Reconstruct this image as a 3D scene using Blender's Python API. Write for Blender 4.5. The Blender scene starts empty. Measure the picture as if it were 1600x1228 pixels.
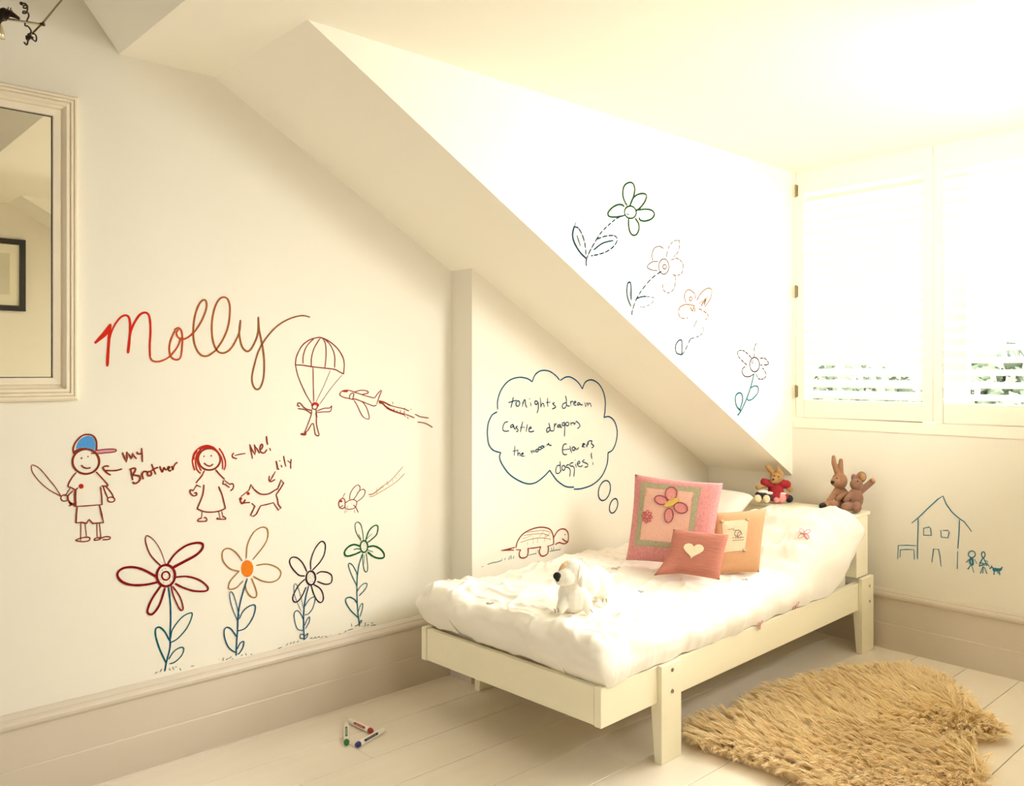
import bpy, bmesh, math, random
from math import sin, cos, pi, sqrt, radians, hypot
from mathutils import Vector, Matrix, noise

random.seed(7)
scene = bpy.context.scene
col = scene.collection

# ------------------------------------------------------------------ camera
F_PX = 1319.0                      # focal length in pixels of the 1600 px wide frame
HORIZON = 580.0
YAW = radians(47.3)
EYE = 1.40
cam_d = bpy.data.cameras.new('camera')
cam = bpy.data.objects.new('camera', cam_d)
col.objects.link(cam)
cam.location = (0, 0, EYE)
cam.rotation_euler = (pi / 2, 0, YAW - pi / 2)
cam_d.sensor_width = 36.0
cam_d.lens = F_PX / 1600.0 * 36.0
cam_d.shift_y = -(614.0 - HORIZON) / 1600.0
cam_d.clip_start = 0.02
scene.camera = cam

# ------------------------------------------------------------------ sky and daylight
SKY = 32.5
world = bpy.data.worlds.new('overcast_sky')
scene.world = world
world.use_nodes = True
bg = world.node_tree.nodes['Background']
bg.inputs[0].default_value = (1.0, 0.985, 0.905, 1)
bg.inputs[1].default_value = SKY


def portal(name, loc, rot, sx, sy):
    d = bpy.data.lights.new(name, 'AREA')
    d.shape = 'RECTANGLE'
    d.size, d.size_y = sx, sy
    d.cycles.is_portal = True
    o = bpy.data.objects.new(name, d)
    o.location, o.rotation_euler = loc, rot
    col.objects.link(o)


portal('daylight_dormer', (4.56, 1.268, 1.82), (0, radians(90), 0), 1.36, 2.2)
portal('fill_portal_gable', (2.01, -0.26, 1.72), (radians(90), 0, 0), 0.72, 0.44)  # sky portal of the added fill opening in the back gable
portal('fill_portal_cheek', (3.31, 0.06, 2.04), (radians(90), 0, 0), 0.98, 0.70)  # sky portal of the added fill opening in the far cheek
portal('fill_portal_side', (-2.72, 2.45, 0.85), (0, radians(-90), 0), 0.74, 0.62)  # sky portal of the added fill opening in the side wall

scene.view_settings.view_transform = 'Standard'
scene.view_settings.look = 'None'
scene.view_settings.exposure = 0.0
scene.view_settings.gamma = 1.0
scene.view_settings.use_curve_mapping = False
scene.cycles.max_bounces = 14
scene.cycles.diffuse_bounces = 10
scene.cycles.glossy_bounces = 4
scene.cycles.transparent_max_bounces = 12
scene.cycles.sample_clamp_indirect = 6.0

# ------------------------------------------------------------------ helpers
FW = Vector((cos(YAW), sin(YAW), 0))
RT = Vector((sin(YAW), -cos(YAW), 0))
UP = Vector((0, 0, 1))
CAM = Vector((0, 0, EYE))


def ray(x, y):
    return FW + RT * ((x - 800.0) / F_PX) + UP * ((HORIZON - y) / F_PX)


def on_y(x, y, Y):
    d = ray(x, y)
    return CAM + d * (Y / d.y)


def on_x(x, y, X):
    d = ray(x, y)
    return CAM + d * (X / d.x)


def on_z(x, y, z):
    d = ray(x, y)
    return CAM + d * ((z - EYE) / d.z)


def mat(name, c, rough=0.6, var=0.0, scale=20.0, bump=0.0, bscale=120.0, metal=0.0, spec=0.5, stretch=(1, 1, 1), sheen=0.0):
    m = bpy.data.materials.new(name)
    m.use_nodes = True
    nt = m.node_tree
    b = nt.nodes['Principled BSDF']
    b.inputs['Roughness'].default_value = rough
    b.inputs['Metallic'].default_value = metal
    b.inputs['Specular IOR Level'].default_value = spec
    if sheen:
        b.inputs['Sheen Weight'].default_value = sheen
    b.inputs['Base Color'].default_value = (*c, 1)
    tc = nt.nodes.new('ShaderNodeTexCoord')
    mp = nt.nodes.new('ShaderNodeMapping')
    mp.inputs['Scale'].default_value = stretch
    nt.links.new(tc.outputs['Object'], mp.inputs[0])
    if var > 0:
        n = nt.nodes.new('ShaderNodeTexNoise')
        n.inputs['Scale'].default_value = scale
        n.inputs['Detail'].default_value = 4
        nt.links.new(mp.outputs[0], n.inputs[0])
        r = nt.nodes.new('ShaderNodeMix')
        r.data_type = 'RGBA'
        r.inputs[6].default_value = (*[max(0, v * (1 - var)) for v in c], 1)
        r.inputs[7].default_value = (*[min(1, v * (1 + var)) for v in c], 1)
        nt.links.new(n.outputs[0], r.inputs[0])
        nt.links.new(r.outputs[2], b.inputs['Base Color'])
    if bump > 0:
        n2 = nt.nodes.new('ShaderNodeTexNoise')
        n2.inputs['Scale'].default_value = bscale
        n2.inputs['Detail'].default_value = 3
        nt.links.new(mp.outputs[0], n2.inputs[0])
        bp = nt.nodes.new('ShaderNodeBump')
        bp.inputs['Strength'].default_value = bump
        bp.inputs['Distance'].default_value = 0.004
        nt.links.new(n2.outputs[0], bp.inputs['Height'])
        nt.links.new(bp.outputs[0], b.inputs['Normal'])
    return m


def tag(o, label=None, cat=None, group=None, kind=None):
    if label:
        o['label'] = label
    if cat:
        o['category'] = cat
    if group:
        o['group'] = group
    if kind:
        o['kind'] = kind
    return o


def empty(name, loc, label, cat, group=None, kind=None):
    o = bpy.data.objects.new(name, None)
    o.empty_display_size = 0.05
    o.location = loc
    col.objects.link(o)
    return tag(o, label, cat, group, kind)


def world_of(o):
    w = Vector((0, 0, 0))
    while o is not None:
        w += o.location
        o = o.parent
    return w


class MB:
    """collects geometry in world coordinates, links it as ONE mesh object"""

    def __init__(self):
        self.v, self.f, self.mi = [], [], []

    def add(self, vs, fs, mi=0):
        n = len(self.v)
        self.v += [Vector(p) for p in vs]
        self.f += [tuple(i + n for i in f) for f in fs]
        self.mi += [mi] * len(fs)
        return self

    def box(self, lo, hi, tf=None):
        (a, b, c), (d, e, f) = lo, hi
        vs = [Vector(p) for p in ((a, b, c), (d, b, c), (d, e, c), (a, e, c), (a, b, f), (d, b, f), (d, e, f), (a, e, f))]
        if tf:
            vs = [tf(p) for p in vs]
        return self.add(vs, [(0, 3, 2, 1), (4, 5, 6, 7), (0, 1, 5, 4), (1, 2, 6, 5), (2, 3, 7, 6), (3, 0, 4, 7)])

    def prism(self, poly, axis_a, axis_b, tf=None):
        """poly: list of 3-D points (one end); swept by vector axis_b - axis_a"""
        n = len(poly)
        d = Vector(axis_b) - Vector(axis_a)
        vs = [Vector(p) for p in poly] + [Vector(p) + d for p in poly]
        if tf:
            vs = [tf(p) for p in vs]
        fs = [tuple(range(n))[::-1], tuple(range(n, 2 * n))]
        fs += [(i, (i + 1) % n, n + (i + 1) % n, n + i) for i in range(n)]
        return self.add(vs, fs)

    def tube(self, pts, rad, seg=8, caps=True):
        pts = [Vector(p) for p in pts]
        n = len(pts)
        rs = rad if isinstance(rad, (list, tuple)) else [rad] * n
        vs, fs = [], []
        prev = None
        for i, p in enumerate(pts):
            t = (pts[min(i + 1, n - 1)] - pts[max(i - 1, 0)])
            t = t.normalized() if t.length > 1e-9 else Vector((0, 0, 1))
            a = prev if prev is not None else (Vector((0, 0, 1)) if abs(t.z) < 0.9 else Vector((1, 0, 0)))
            x = (a - t * a.dot(t))
            x = x.normalized() if x.length > 1e-6 else t.orthogonal().normalized()
            prev = x
            y = t.cross(x)
            for k in range(seg):
                an = 2 * pi * k / seg
                vs.append(p + (x * cos(an) + y * sin(an)) * rs[i])
        for i in range(n - 1):
            for k in range(seg):
                k2 = (k + 1) % seg
                fs.append((i * seg + k, i * seg + k2, (i + 1) * seg + k2, (i + 1) * seg + k))
        if caps:
            fs.append(tuple(range(seg))[::-1])
            fs.append(tuple(range((n - 1) * seg, n * seg)))
        return self.add(vs, fs)

    def ball(self, c, r, seg=16, rings=10, rot=None):
        c = Vector(c)
        r = Vector((r, r, r)) if isinstance(r, (int, float)) else Vector(r)
        vs, fs = [], []
        for i in range(rings + 1):
            th = pi * i / rings
            for k in range(seg):
                ph = 2 * pi * k / seg
                p = Vector((r.x * sin(th) * cos(ph), r.y * sin(th) * sin(ph), r.z * cos(th)))
                if rot:
                    p = rot @ p
                vs.append(c + p)
        for i in range(rings):
            for k in range(seg):
                k2 = (k + 1) % seg
                fs.append((i * seg + k, (i + 1) * seg + k, (i + 1) * seg + k2, i * seg + k2))
        return self.add(vs, fs)

    def build(self, name, m, parent=None, smooth=False, bevel=0.0, seg=2):
        off = world_of(parent) if parent else Vector((0, 0, 0))
        me = bpy.data.meshes.new(name)
        me.from_pydata([tuple(p - off) for p in self.v], [], self.f)
        ms = m if isinstance(m, (list, tuple)) else [m]
        for q in ms:
            me.materials.append(q)
        if len(ms) > 1:
            me.polygons.foreach_set('material_index', self.mi)
        bm = bmesh.new()
        bm.from_mesh(me)
        bmesh.ops.remove_doubles(bm, verts=bm.verts, dist=1e-6)
        bmesh.ops.recalc_face_normals(bm, faces=bm.faces)
        bm.to_mesh(me)
        bm.free()
        if smooth:
            me.polygons.foreach_set('use_smooth', [True] * len(me.polygons))
        me.update()
        o = bpy.data.objects.new(name, me)
        col.objects.link(o)
        if parent:
            o.parent = parent
        if bevel:
            b = o.modifiers.new('bevel', 'BEVEL')
            b.width, b.segments, b.limit_method = bevel, seg, 'ANGLE'
            b.harden_normals = False
        return o


def structure(name, mb, m, parent=None, **k):
    o = mb.build(name, m, parent, **k)
    if not parent:
        o['kind'] = 'structure'
    return o


# ------------------------------------------------------------------ materials
M = {}
M['wall'] = mat('wall_paint', (0.80, 0.765, 0.675), 0.75, 0.012, 6, 0.06, 220)
M['ceil'] = mat('ceiling_paint', (0.90, 0.865, 0.765), 0.8, 0.01, 5, 0.05, 200)
M['wall_far'] = mat('bounce_cut_paint', (0.46, 0.42, 0.35), 0.8, 0.02, 6, 0.05, 200)  # darkened for the side, rear and raised surfaces to cut bounced light
M['trim'] = mat('trim_gloss_paint', (0.62, 0.55, 0.46), 0.35, 0.02, 12)
M['floor'] = mat('painted_floorboards', (0.85, 0.78, 0.68), 0.26, 0.05, 7, 0.05, 60, stretch=(0.25, 2, 1))
M['gap'] = mat('floor_underlay', (0.35, 0.28, 0.2), 0.9, 0.1, 10)
M['shutter'] = mat('shutter_paint', (0.87, 0.83, 0.72), 0.4, 0.01, 10)
M['hinge'] = mat('brass_hinge', (0.30, 0.24, 0.13), 0.45, 0.2, 60, metal=0.8)
M['bed'] = mat('cream_bed_paint', (0.88, 0.83, 0.64), 0.38, 0.03, 8, 0.03, 90, stretch=(0.3, 2, 2))
M['bolt'] = mat('steel_bolt', (0.5, 0.46, 0.38), 0.35, 0.1, 80, metal=1.0)
M['dark'] = mat('dark_socket', (0.03, 0.025, 0.02), 0.6, 0.1, 60)
M['linen'] = mat('white_duvet_cotton', (0.88, 0.84, 0.76), 0.85, 0.015, 14, 0.12, 260, sheen=0.1)
M['mattress'] = mat('mattress_cover', (0.72, 0.66, 0.55), 0.9, 0.04, 30, 0.1, 200)
M['mirror_frame'] = mat('mirror_frame_paint', (0.80, 0.72, 0.58), 0.45, 0.04, 14)
M['mirror'] = mat('silvered_glass', (0.90, 0.87, 0.76), 0.01, metal=1.0)
M['black'] = mat('black_lacquer', (0.012, 0.011, 0.010), 0.35, 0.1, 30)


def glass_mat(name):
    m = bpy.data.materials.new(name)
    m.use_nodes = True
    nt = m.node_tree
    nt.nodes.remove(nt.nodes['Principled BSDF'])
    out = nt.nodes['Material Output']
    tr = nt.nodes.new('ShaderNodeBsdfTransparent')
    gl = nt.nodes.new('ShaderNodeBsdfGlossy')
    gl.inputs['Roughness'].default_value = 0.02
    fr = nt.nodes.new('ShaderNodeFresnel')
    fr.inputs[0].default_value = 1.35
    mx = nt.nodes.new('ShaderNodeMixShader')
    nt.links.new(fr.outputs[0], mx.inputs[0])
    nt.links.new(tr.outputs[0], mx.inputs[1])
    nt.links.new(gl.outputs[0], mx.inputs[2])
    nt.links.new(mx.outputs[0], out.inputs[0])
    return m


M['glass'] = glass_mat('window_glass')

# ------------------------------------------------------------------ the attic room
YG = 3.075          # gable wall (left part)
YP = 2.922          # projecting right part of the gable wall
XS = 2.451          # where it steps forward
XW = 4.297          # eaves wall with the dormer window
YC = 2.375          # dormer cheek
YC2 = 0.160         # other dormer cheek
YB = -0.17          # back wall right of the doorway
XB = 1.00
YF = -2.40          # rear wall
XL = -2.60          # side wall
CZ = 2.50           # flat ceiling
HZ = 3.20           # raised ceiling


def slope(x):
    return 0.84 + 0.562 * (4.275 - x)


XA = 4.275 - (CZ - 0.84) / 0.562      # flat ceiling meets the roof slope
XD = 0.985                             # flat ceiling meets the steep face
XH = XD - (HZ - CZ) / 1.32

KN = slope(XW)

# floor of separate painted boards, one mesh
fl = MB()
y0 = 1.918 - 0.2235 * 20
k = 0
while y0 + 0.2235 * k < YG:
    a = max(YF - 0.1, y0 + 0.2235 * k + 0.0016)
    b = min(YG + 0.05, y0 + 0.2235 * (k + 1) - 0.0016)
    if b > a:
        # two lengths per row with staggered butt joints
        xj = [XL - 0.1] + sorted([(-1.6 + (k * 1.37) % 2.3), (1.35 + (k * 0.83) % 2.6)]) + [XW + 0.05]
        if k == 23:
            xj = [XL - 0.1, -0.4, 1.70, XW + 0.05]
        for i in range(len(xj) - 1):
            fl.box((xj[i] + 0.0006, a, -0.03), (xj[i + 1] - 0.0006, b, 0.0))
    k += 1
structure('floor', fl, M['floor'], bevel=0.0012, seg=1)
structure('floor_2', MB().box((XL - 0.1, YF - 0.1, -0.08), (XW + 0.05, YG + 0.05, -0.031)), M['gap'])


def poly(pts):
    return MB().add(pts, [tuple(range(len(pts)))])


w = [(XL, YG, 0), (XS, YG, 0), (XS, YG, slope(XS)), (XA, YG, CZ), (XD, YG, CZ), (XH, YG, HZ), (XL, YG, HZ)]
structure('wall_gable', poly(w), M['wall'])
structure('wall_gable_return', poly([(XS, YG, 0), (XS, YP, 0), (XS, YP, slope(XS)), (XS, YG, slope(XS))]), M['wall'])
structure('wall_gable_projection', poly([(XS, YP, 0), (XW, YP, 0), (XW, YP, KN), (XS, YP, slope(XS))]), M['wall'])
WY1, WY0, WZ0, WZ1 = 2.390, 0.145, 1.112, CZ
kw = MB()
kw.add([(XW, YP, 0), (XW, YC, 0), (XW, YC, KN), (XW, YP, KN)], [(0, 1, 2, 3)])
kw.add([(XW, YC, 0), (XW, YC2, 0), (XW, YC2, WZ0), (XW, YC, WZ0)], [(0, 1, 2, 3)])
kw.add([(XW, YC2, 0), (XW, YB, 0), (XW, YB, KN), (XW, YC2, KN)], [(0, 1, 2, 3)])
structure('wall_window', kw, M['wall'])
structure('wall_dormer_cheek', poly([(XA, YC, CZ), (XW, YC, CZ), (XW, YC, KN)]), M['wall'])
C0, C1, CZ0, CZ1 = 2.82, 3.80, 1.70, 2.38      # unseen opening added in the far cheek to light bed and gable
cf = MB()
cf.add([(XA, YC2, CZ), (XW, YC2, CZ), (C1, YC2, CZ1), (C0, YC2, CZ1)], [(0, 1, 2, 3)])
cf.add([(XA, YC2, CZ), (C0, YC2, CZ1), (C0, YC2, CZ0), (C0, YC2, slope(C0))], [(0, 1, 2, 3)])
cf.add([(C0, YC2, slope(C0)), (C0, YC2, CZ0), (C1, YC2, CZ0), (XW, YC2, KN)], [(0, 1, 2, 3)])
cf.add([(XW, YC2, KN), (C1, YC2, CZ0), (C1, YC2, CZ1), (XW, YC2, CZ)], [(0, 1, 2, 3)])
structure('wall_dormer_cheek_far', cf, M['wall'])
f_ = MB()
f_.box((C0 - 0.01, YC2 - 0.06, CZ0 - 0.02), (C0 + 0.04, YC2, CZ1 + 0.02)).box((C1 - 0.04, YC2 - 0.06, CZ0 - 0.02), (C1 + 0.01, YC2, CZ1 + 0.02))
f_.box((C0 + 0.04, YC2 - 0.06, CZ0 - 0.02), (C1 - 0.04, YC2, CZ0 + 0.04)).box((C0 + 0.04, YC2 - 0.06, CZ1 - 0.04), (C1 - 0.04, YC2, CZ1 + 0.02))
w3 = structure('fill_window_cheek', f_, M['wall'])
MB().box((C0 + 0.04, YC2 - 0.035, CZ0 + 0.04), (C1 - 0.04, YC2 - 0.03, CZ1 - 0.04)).build('window_pane', M['glass'], w3)
structure('ceiling_slope', MB().add([(XA, YC, CZ), (XW, YC, KN), (XW, YP, KN), (XS, YP, slope(XS)), (XS, YG, slope(XS)), (XA, YG, CZ)], [(0, 1, 2, 3, 4, 5)])
          .add([(XA, YC2, CZ), (XW, YC2, KN), (XW, YB, KN), (XA, YB, CZ)], [(0, 1, 2, 3)]), M['ceil'])
structure('ceiling', MB().add([(XD, YG, CZ), (XA, YG, CZ), (XA, YC, CZ), (XA, YC2, CZ), (XA, YB, CZ), (XB, YB, CZ), (XB, YF, CZ), (XD, YF, CZ)], [tuple(range(8))])
          .add([(XA, YC, CZ), (XA, YC2, CZ), (XW, YC2, CZ), (XW, YC, CZ)], [(0, 1, 2, 3)]), M['ceil'])
structure('ceiling_steep_face', poly([(XD, YG, CZ), (XD, YF, CZ), (XH, YF, HZ), (XH, YG, HZ)]), M['ceil'])
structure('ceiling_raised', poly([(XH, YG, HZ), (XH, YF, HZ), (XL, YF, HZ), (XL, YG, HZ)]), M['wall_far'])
R0, R1, RZ0, RZ1 = 1.66, 2.36, 1.52, 1.92      # unseen opening added in the back gable as fill light
bw = MB()
bw.add([(XB, YB, 0), (R0, YB, 0), (R0, YB, slope(R0)), (XA, YB, CZ), (XB, YB, CZ)], [(0, 1, 2, 3, 4)])
bw.add([(R0, YB, 0), (R1, YB, 0), (R1, YB, RZ0), (R0, YB, RZ0)], [(0, 1, 2, 3)])
bw.add([(R0, YB, RZ1), (R1, YB, RZ1), (R1, YB, slope(R1)), (R0, YB, slope(R0))], [(0, 1, 2, 3)])
bw.add([(R1, YB, 0), (XW, YB, 0), (XW, YB, KN), (R1, YB, slope(R1))], [(0, 1, 2, 3)])
structure('wall_back', bw, M['wall'])
structure('wall_back_return', poly([(XB, YB, 0), (XB, YF, 0), (XB, YF, CZ), (XB, YB, CZ)]), M['wall'])
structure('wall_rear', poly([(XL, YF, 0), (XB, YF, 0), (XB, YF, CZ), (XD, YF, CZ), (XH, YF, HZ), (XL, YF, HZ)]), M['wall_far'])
Q0, Q1, QZ0, QZ1 = 2.15, 2.75, 0.50, 1.20      # unseen opening added left of the camera to brighten the bed foot
sw = MB()
sw.add([(XL, YF, 0), (XL, YG, 0), (XL, YG, QZ0), (XL, YF, QZ0)], [(0, 1, 2, 3)])
sw.add([(XL, YF, QZ0), (XL, Q0, QZ0), (XL, Q0, QZ1), (XL, YF, QZ1)], [(0, 1, 2, 3)])
sw.add([(XL, Q1, QZ0), (XL, YG, QZ0), (XL, YG, QZ1), (XL, Q1, QZ1)], [(0, 1, 2, 3)])
sw.add([(XL, YF, QZ1), (XL, YG, QZ1), (XL, YG, HZ), (XL, YF, HZ)], [(0, 1, 2, 3)])
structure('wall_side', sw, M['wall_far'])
f_ = MB()
f_.box((XL - 0.10, Q0 - 0.01, QZ0 - 0.02), (XL, Q0 + 0.05, QZ1 + 0.02)).box((XL - 0.10, Q1 - 0.05, QZ0 - 0.02), (XL, Q1 + 0.01, QZ1 + 0.02))
f_.box((XL - 0.10, Q0 + 0.05, QZ0 - 0.02), (XL, Q1 - 0.05, QZ0 + 0.04)).box((XL - 0.10, Q0 + 0.05, QZ1 - 0.04), (XL, Q1 - 0.05, QZ1 + 0.02))
w4 = structure('fill_window_side', f_, M['wall'])
MB().box((XL - 0.07, Q0 + 0.05, 0.83), (XL - 0.03, Q1 - 0.05, 0.87)).build('sash_bar', M['wall'], w4)
MB().box((XL - 0.055, Q0 + 0.05, QZ0 + 0.04), (XL - 0.05, Q1 - 0.05, QZ1 - 0.04)).build('window_pane', M['glass'], w4)


def window(name, x0, x1, ya, yb, za, zb, fr, posts, mid=None):
    lo, hi = min(x0, x1), max(x0, x1)
    f = MB()
    f.box((lo, ya - 0.01, za - 0.02), (hi, ya + fr, zb + 0.02))
    f.box((lo, yb - fr, za - 0.02), (hi, yb + 0.01, zb + 0.02))
    f.box((lo, ya + fr, za - 0.02), (hi, yb - fr, za + fr))
    f.box((lo, ya + fr, zb - 0.008), (hi, yb - fr, zb + 0.03))
    root = structure(name, f, M['shutter'])
    xm = x1 - (0.05 if x1 > x0 else -0.05)
    s = MB()
    for p in posts:
        s.box((xm - 0.03, p - 0.05, za + fr), (xm + 0.02, p + 0.05, zb - 0.008))
    if mid:
        s.box((xm - 0.02, ya + fr, mid - 0.02), (xm + 0.015, yb - fr, mid + 0.02))
    s.build('sash_bar', M['shutter'], root)
    MB().box((xm - 0.003, ya + fr, za + fr), (xm + 0.003, yb - fr, zb - 0.008)).build('window_pane', M['glass'], root)
    return root


window('window_1', XW - 0.004, XW + 0.19, WY0, WY1, WZ0, WZ1, 0.036, [0.912, 1.568, 0.25])
f_ = MB()
f_.box((R0 - 0.01, YB - 0.07, RZ0 - 0.02), (R0 + 0.05, YB, RZ1 + 0.02)).box((R1 - 0.05, YB - 0.07, RZ0 - 0.02), (R1 + 0.01, YB, RZ1 + 0.02))
f_.box((R0 + 0.05, YB - 0.07, RZ0 - 0.02), (R1 - 0.05, YB, RZ0 + 0.05)).box((R0 + 0.05, YB - 0.07, RZ1 - 0.05), (R1 - 0.05, YB, RZ1 + 0.02))
w2 = structure('fill_window_back', f_, M['shutter'])
MB().box((R0 + 0.05, YB - 0.055, 1.705), (R1 - 0.05, YB - 0.02, 1.73)).build('glazing_bar', M['shutter'], w2)
MB().box((R0 + 0.05, YB - 0.042, RZ0 + 0.05), (R1 - 0.05, YB - 0.037, RZ1 - 0.05)).build('glass_pane', M['glass'], w2)

# tall skirting board: plinth, board and a moulded cap, run along a path (points go round the room, room on the left)
PROF = [(0.0, 0.0), (0.020, 0.0), (0.020, 0.124), (0.0185, 0.127), (0.014, 0.1285), (0.014, 0.252), (0.019, 0.2545),
        (0.0245, 0.262), (0.0255, 0.272), (0.022, 0.281), (0.0165, 0.286), (0.0165, 0.290), (0.011, 0.297), (0.006, 0.3025), (0.0, 0.304)]


def skirting(name, path):
    mb = MB()
    path = [Vector((*p, 0)) for p in path]
    rings = []
    for i, p in enumerate(path):
        ns = []
        if i > 0:
            d = (p - path[i - 1]).normalized()
            ns.append(Vector((d.y, -d.x, 0)))
        if i < len(path) - 1:
            d = (path[i + 1] - p).normalized()
            ns.append(Vector((d.y, -d.x, 0)))
        m_ = ns[0] if len(ns) == 1 else (ns[0] + ns[1]) / (1 + ns[0].dot(ns[1]))
        rings.append([p + m_ * a + UP * z for a, z in PROF])
    n = len(PROF)
    vs = [q for r in rings for q in r]
    fs = []
    for i in range(len(rings) - 1):
        for k in range(n - 1):
            fs.append((i * n + k, i * n + k + 1, (i + 1) * n + k + 1, (i + 1) * n + k))
    mb.add(vs, fs)
    return structure(name, mb, M['trim'])


skirting('baseboard_gable', [(XL, YG), (XS, YG), (XS, YP), (XW, YP)])
skirting('baseboard_window', [(XW, YP), (XW, YB)])
skirting('baseboard_back', [(XW, YB), (R1 + 0.02, YB)])
skirting('baseboard_back_return', [(R0 - 0.02, YB), (XB, YB), (XB, YF)])

# ------------------------------------------------------------------ shutters
PW = 0.7205


def shutter(y1, tilt, label, hinges):
    y0_ = y1 - PW + 0.0045
    za, zb = 1.150, 2.493
    x0, x1 = XW - 0.006, XW + 0.026
    root = empty('window_shutter', (x0, (y0_ + y1) / 2, za), label, 'shutter', 'white louvred shutters across the dormer window')
    sw_ = 0.046
    fr = MB()
    fr.box((x0, y1 - sw_, za), (x1, y1, zb))
    fr.box((x0, y0_, za), (x1, y0_ + sw_, zb))
    fr.box((x0, y0_ + sw_, za), (x1, y1 - sw_, za + 0.095))
    fr.box((x0, y0_ + sw_, zb - 0.125), (x1, y1 - sw_, zb))
    fr.build('frame', M['shutter'], root, bevel=0.0015)
    lv = MB()
    z_lo, z_hi = za + 0.095, zb - 0.125
    n = 19
    pitch = (z_hi - z_lo) / n
    xm = (x0 + x1) / 2 + 0.002
    ca, sa = cos(tilt), sin(tilt)
    for i in range(n):
        zc = z_lo + pitch * (i + 0.5)
        pr = []
        for q in range(12):
            an = 2 * pi * q / 12
            a, b = 0.031 * cos(an), 0.0042 * sin(an)
            pr.append((xm + a * ca + b * sa, y0_ + sw_ + 0.001, zc - a * sa + b * ca))
        lv.prism(pr, (0, 0, 0), (0, PW - 2 * sw_ - 0.005, 0))
    lv.build('louvres', M['shutter'], root, smooth=False)
    for hz in hinges:
        h = MB()
        h.tube([(x0 - 0.003, y1 + 0.000, hz - 0.034), (x0 - 0.003, y1 + 0.001, hz + 0.034)], 0.0055, 8)
        h.box((x0 - 0.0015, y1 - 0.012, hz - 0.03), (x0 + 0.0005, y1 + 0.003, hz + 0.03))
        h.build('hinge', M['hinge'], root)
    return root


shutter(2.349, radians(-40), 'louvred white shutter panel hinged to the window jamb beside the dormer cheek', [2.39, 1.838, 1.29])
shutter(2.349 - PW - 0.0005, radians(-27), 'louvred white shutter panel in the middle of the window, greenery showing between its slats', [])
shutter(2.349 - 2 * PW - 0.001, radians(-27), 'louvred white shutter panel farthest from the drawn-on dormer cheek, beyond the middle one', [])

# ------------------------------------------------------------------ bed
BA = Vector((2.423, 1.842, 0))
BU = Vector((0.99957, 0.02924, 0))
BN = Vector((-0.02924, 0.99957, 0))


def bed(p):
    return BA + BU * p[0] + BN * p[1] + UP * p[2]


def bed_inv(p):
    d = Vector((p.x, p.y, 0)) - BA
    return d.dot(BU), d.dot(BN), p.z


br = empty('single_bed', bed((0.8, 0.5, 0)), 'cream painted wooden single bed standing in the corner under the sloping ceiling', 'bed')
BW = 0.995
for far in (0, 1):
    def T(p, far=far):
        return bed((p[0], BW - p[1] if far else p[1], p[2]))
    MB().box((-0.312, 0.020, 0.215), (1.80, 0.050, 0.349), T).build('side_rail', M['bed'], br, bevel=0.003)
    for s0, s1, top, nm in ((0.0, 0.122, 0.3495, 'leg'), (1.678, 1.812, 0.372, 'leg')):
        pr = [(s0, 0.0, 0.0), (s0, 0.031, 0.0), (s0, 0.049, 0.2145), (s0, 0.0195, 0.2145), (s0, 0.0195, top), (s0, 0.0, top)]
        lg = MB().prism(pr, (s0, 0, 0), (s1, 0, 0), T).build(nm, M['bed'], br, bevel=0.0025)
        for bz in (0.248, 0.325):
            sc_ = s0 + (0.064 if s0 < 1 else 0.085)
            b = MB()
            b.tube([T((sc_, 0.001, bz)), T((sc_, -0.003, bz))], [0.0085, 0.007], 14)
            b.build('bolt', M['bolt'], lg)
MB().box((-0.309, 0.052, 0.217), (-0.284, BW - 0.052, 0.346), bed).build('foot_board', M['bed'], br, bevel=0.003)
hb = MB().box((1.668, 0.024, 0.374), (1.800, BW - 0.024, 0.672), bed).build('headboard', M['bed'], br, bevel=0.003)
MB().box((1.664, 0.022, 0.673), (1.826, BW - 0.022, 0.690), bed).build('headboard_shelf', M['bed'], br, bevel=0.003)
sl = MB()
for i in range(13):
    s = -0.22 + i * 0.15
    sl.box((s, 0.052, 0.290), (s + 0.07, BW - 0.052, 0.306), bed)
sl.build('slatted_base', M['bed'], br)
mm = MB().box((-0.262, 0.066, 0.309), (1.655, BW - 0.066, 0.43), bed)
tag(mm.build('mattress', M['mattress'], None, bevel=0.03, seg=3), 'thin beige mattress lying in the bed frame beneath the white duvet', 'mattress')


def sstep(a, b, x):
    t = min(1, max(0, (x - a) / (b - a)))
    return t * t * (3 - 2 * t)


def fbm(x, y, z=0.0, o=3):
    s, a, f = 0, 0.5, 1.0
    for _ in range(o):
        s += a * noise.noise(Vector((x * f, y * f, z + 7.3 * f)))
        a *= 0.5
        f *= 2.1
    return s


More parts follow.
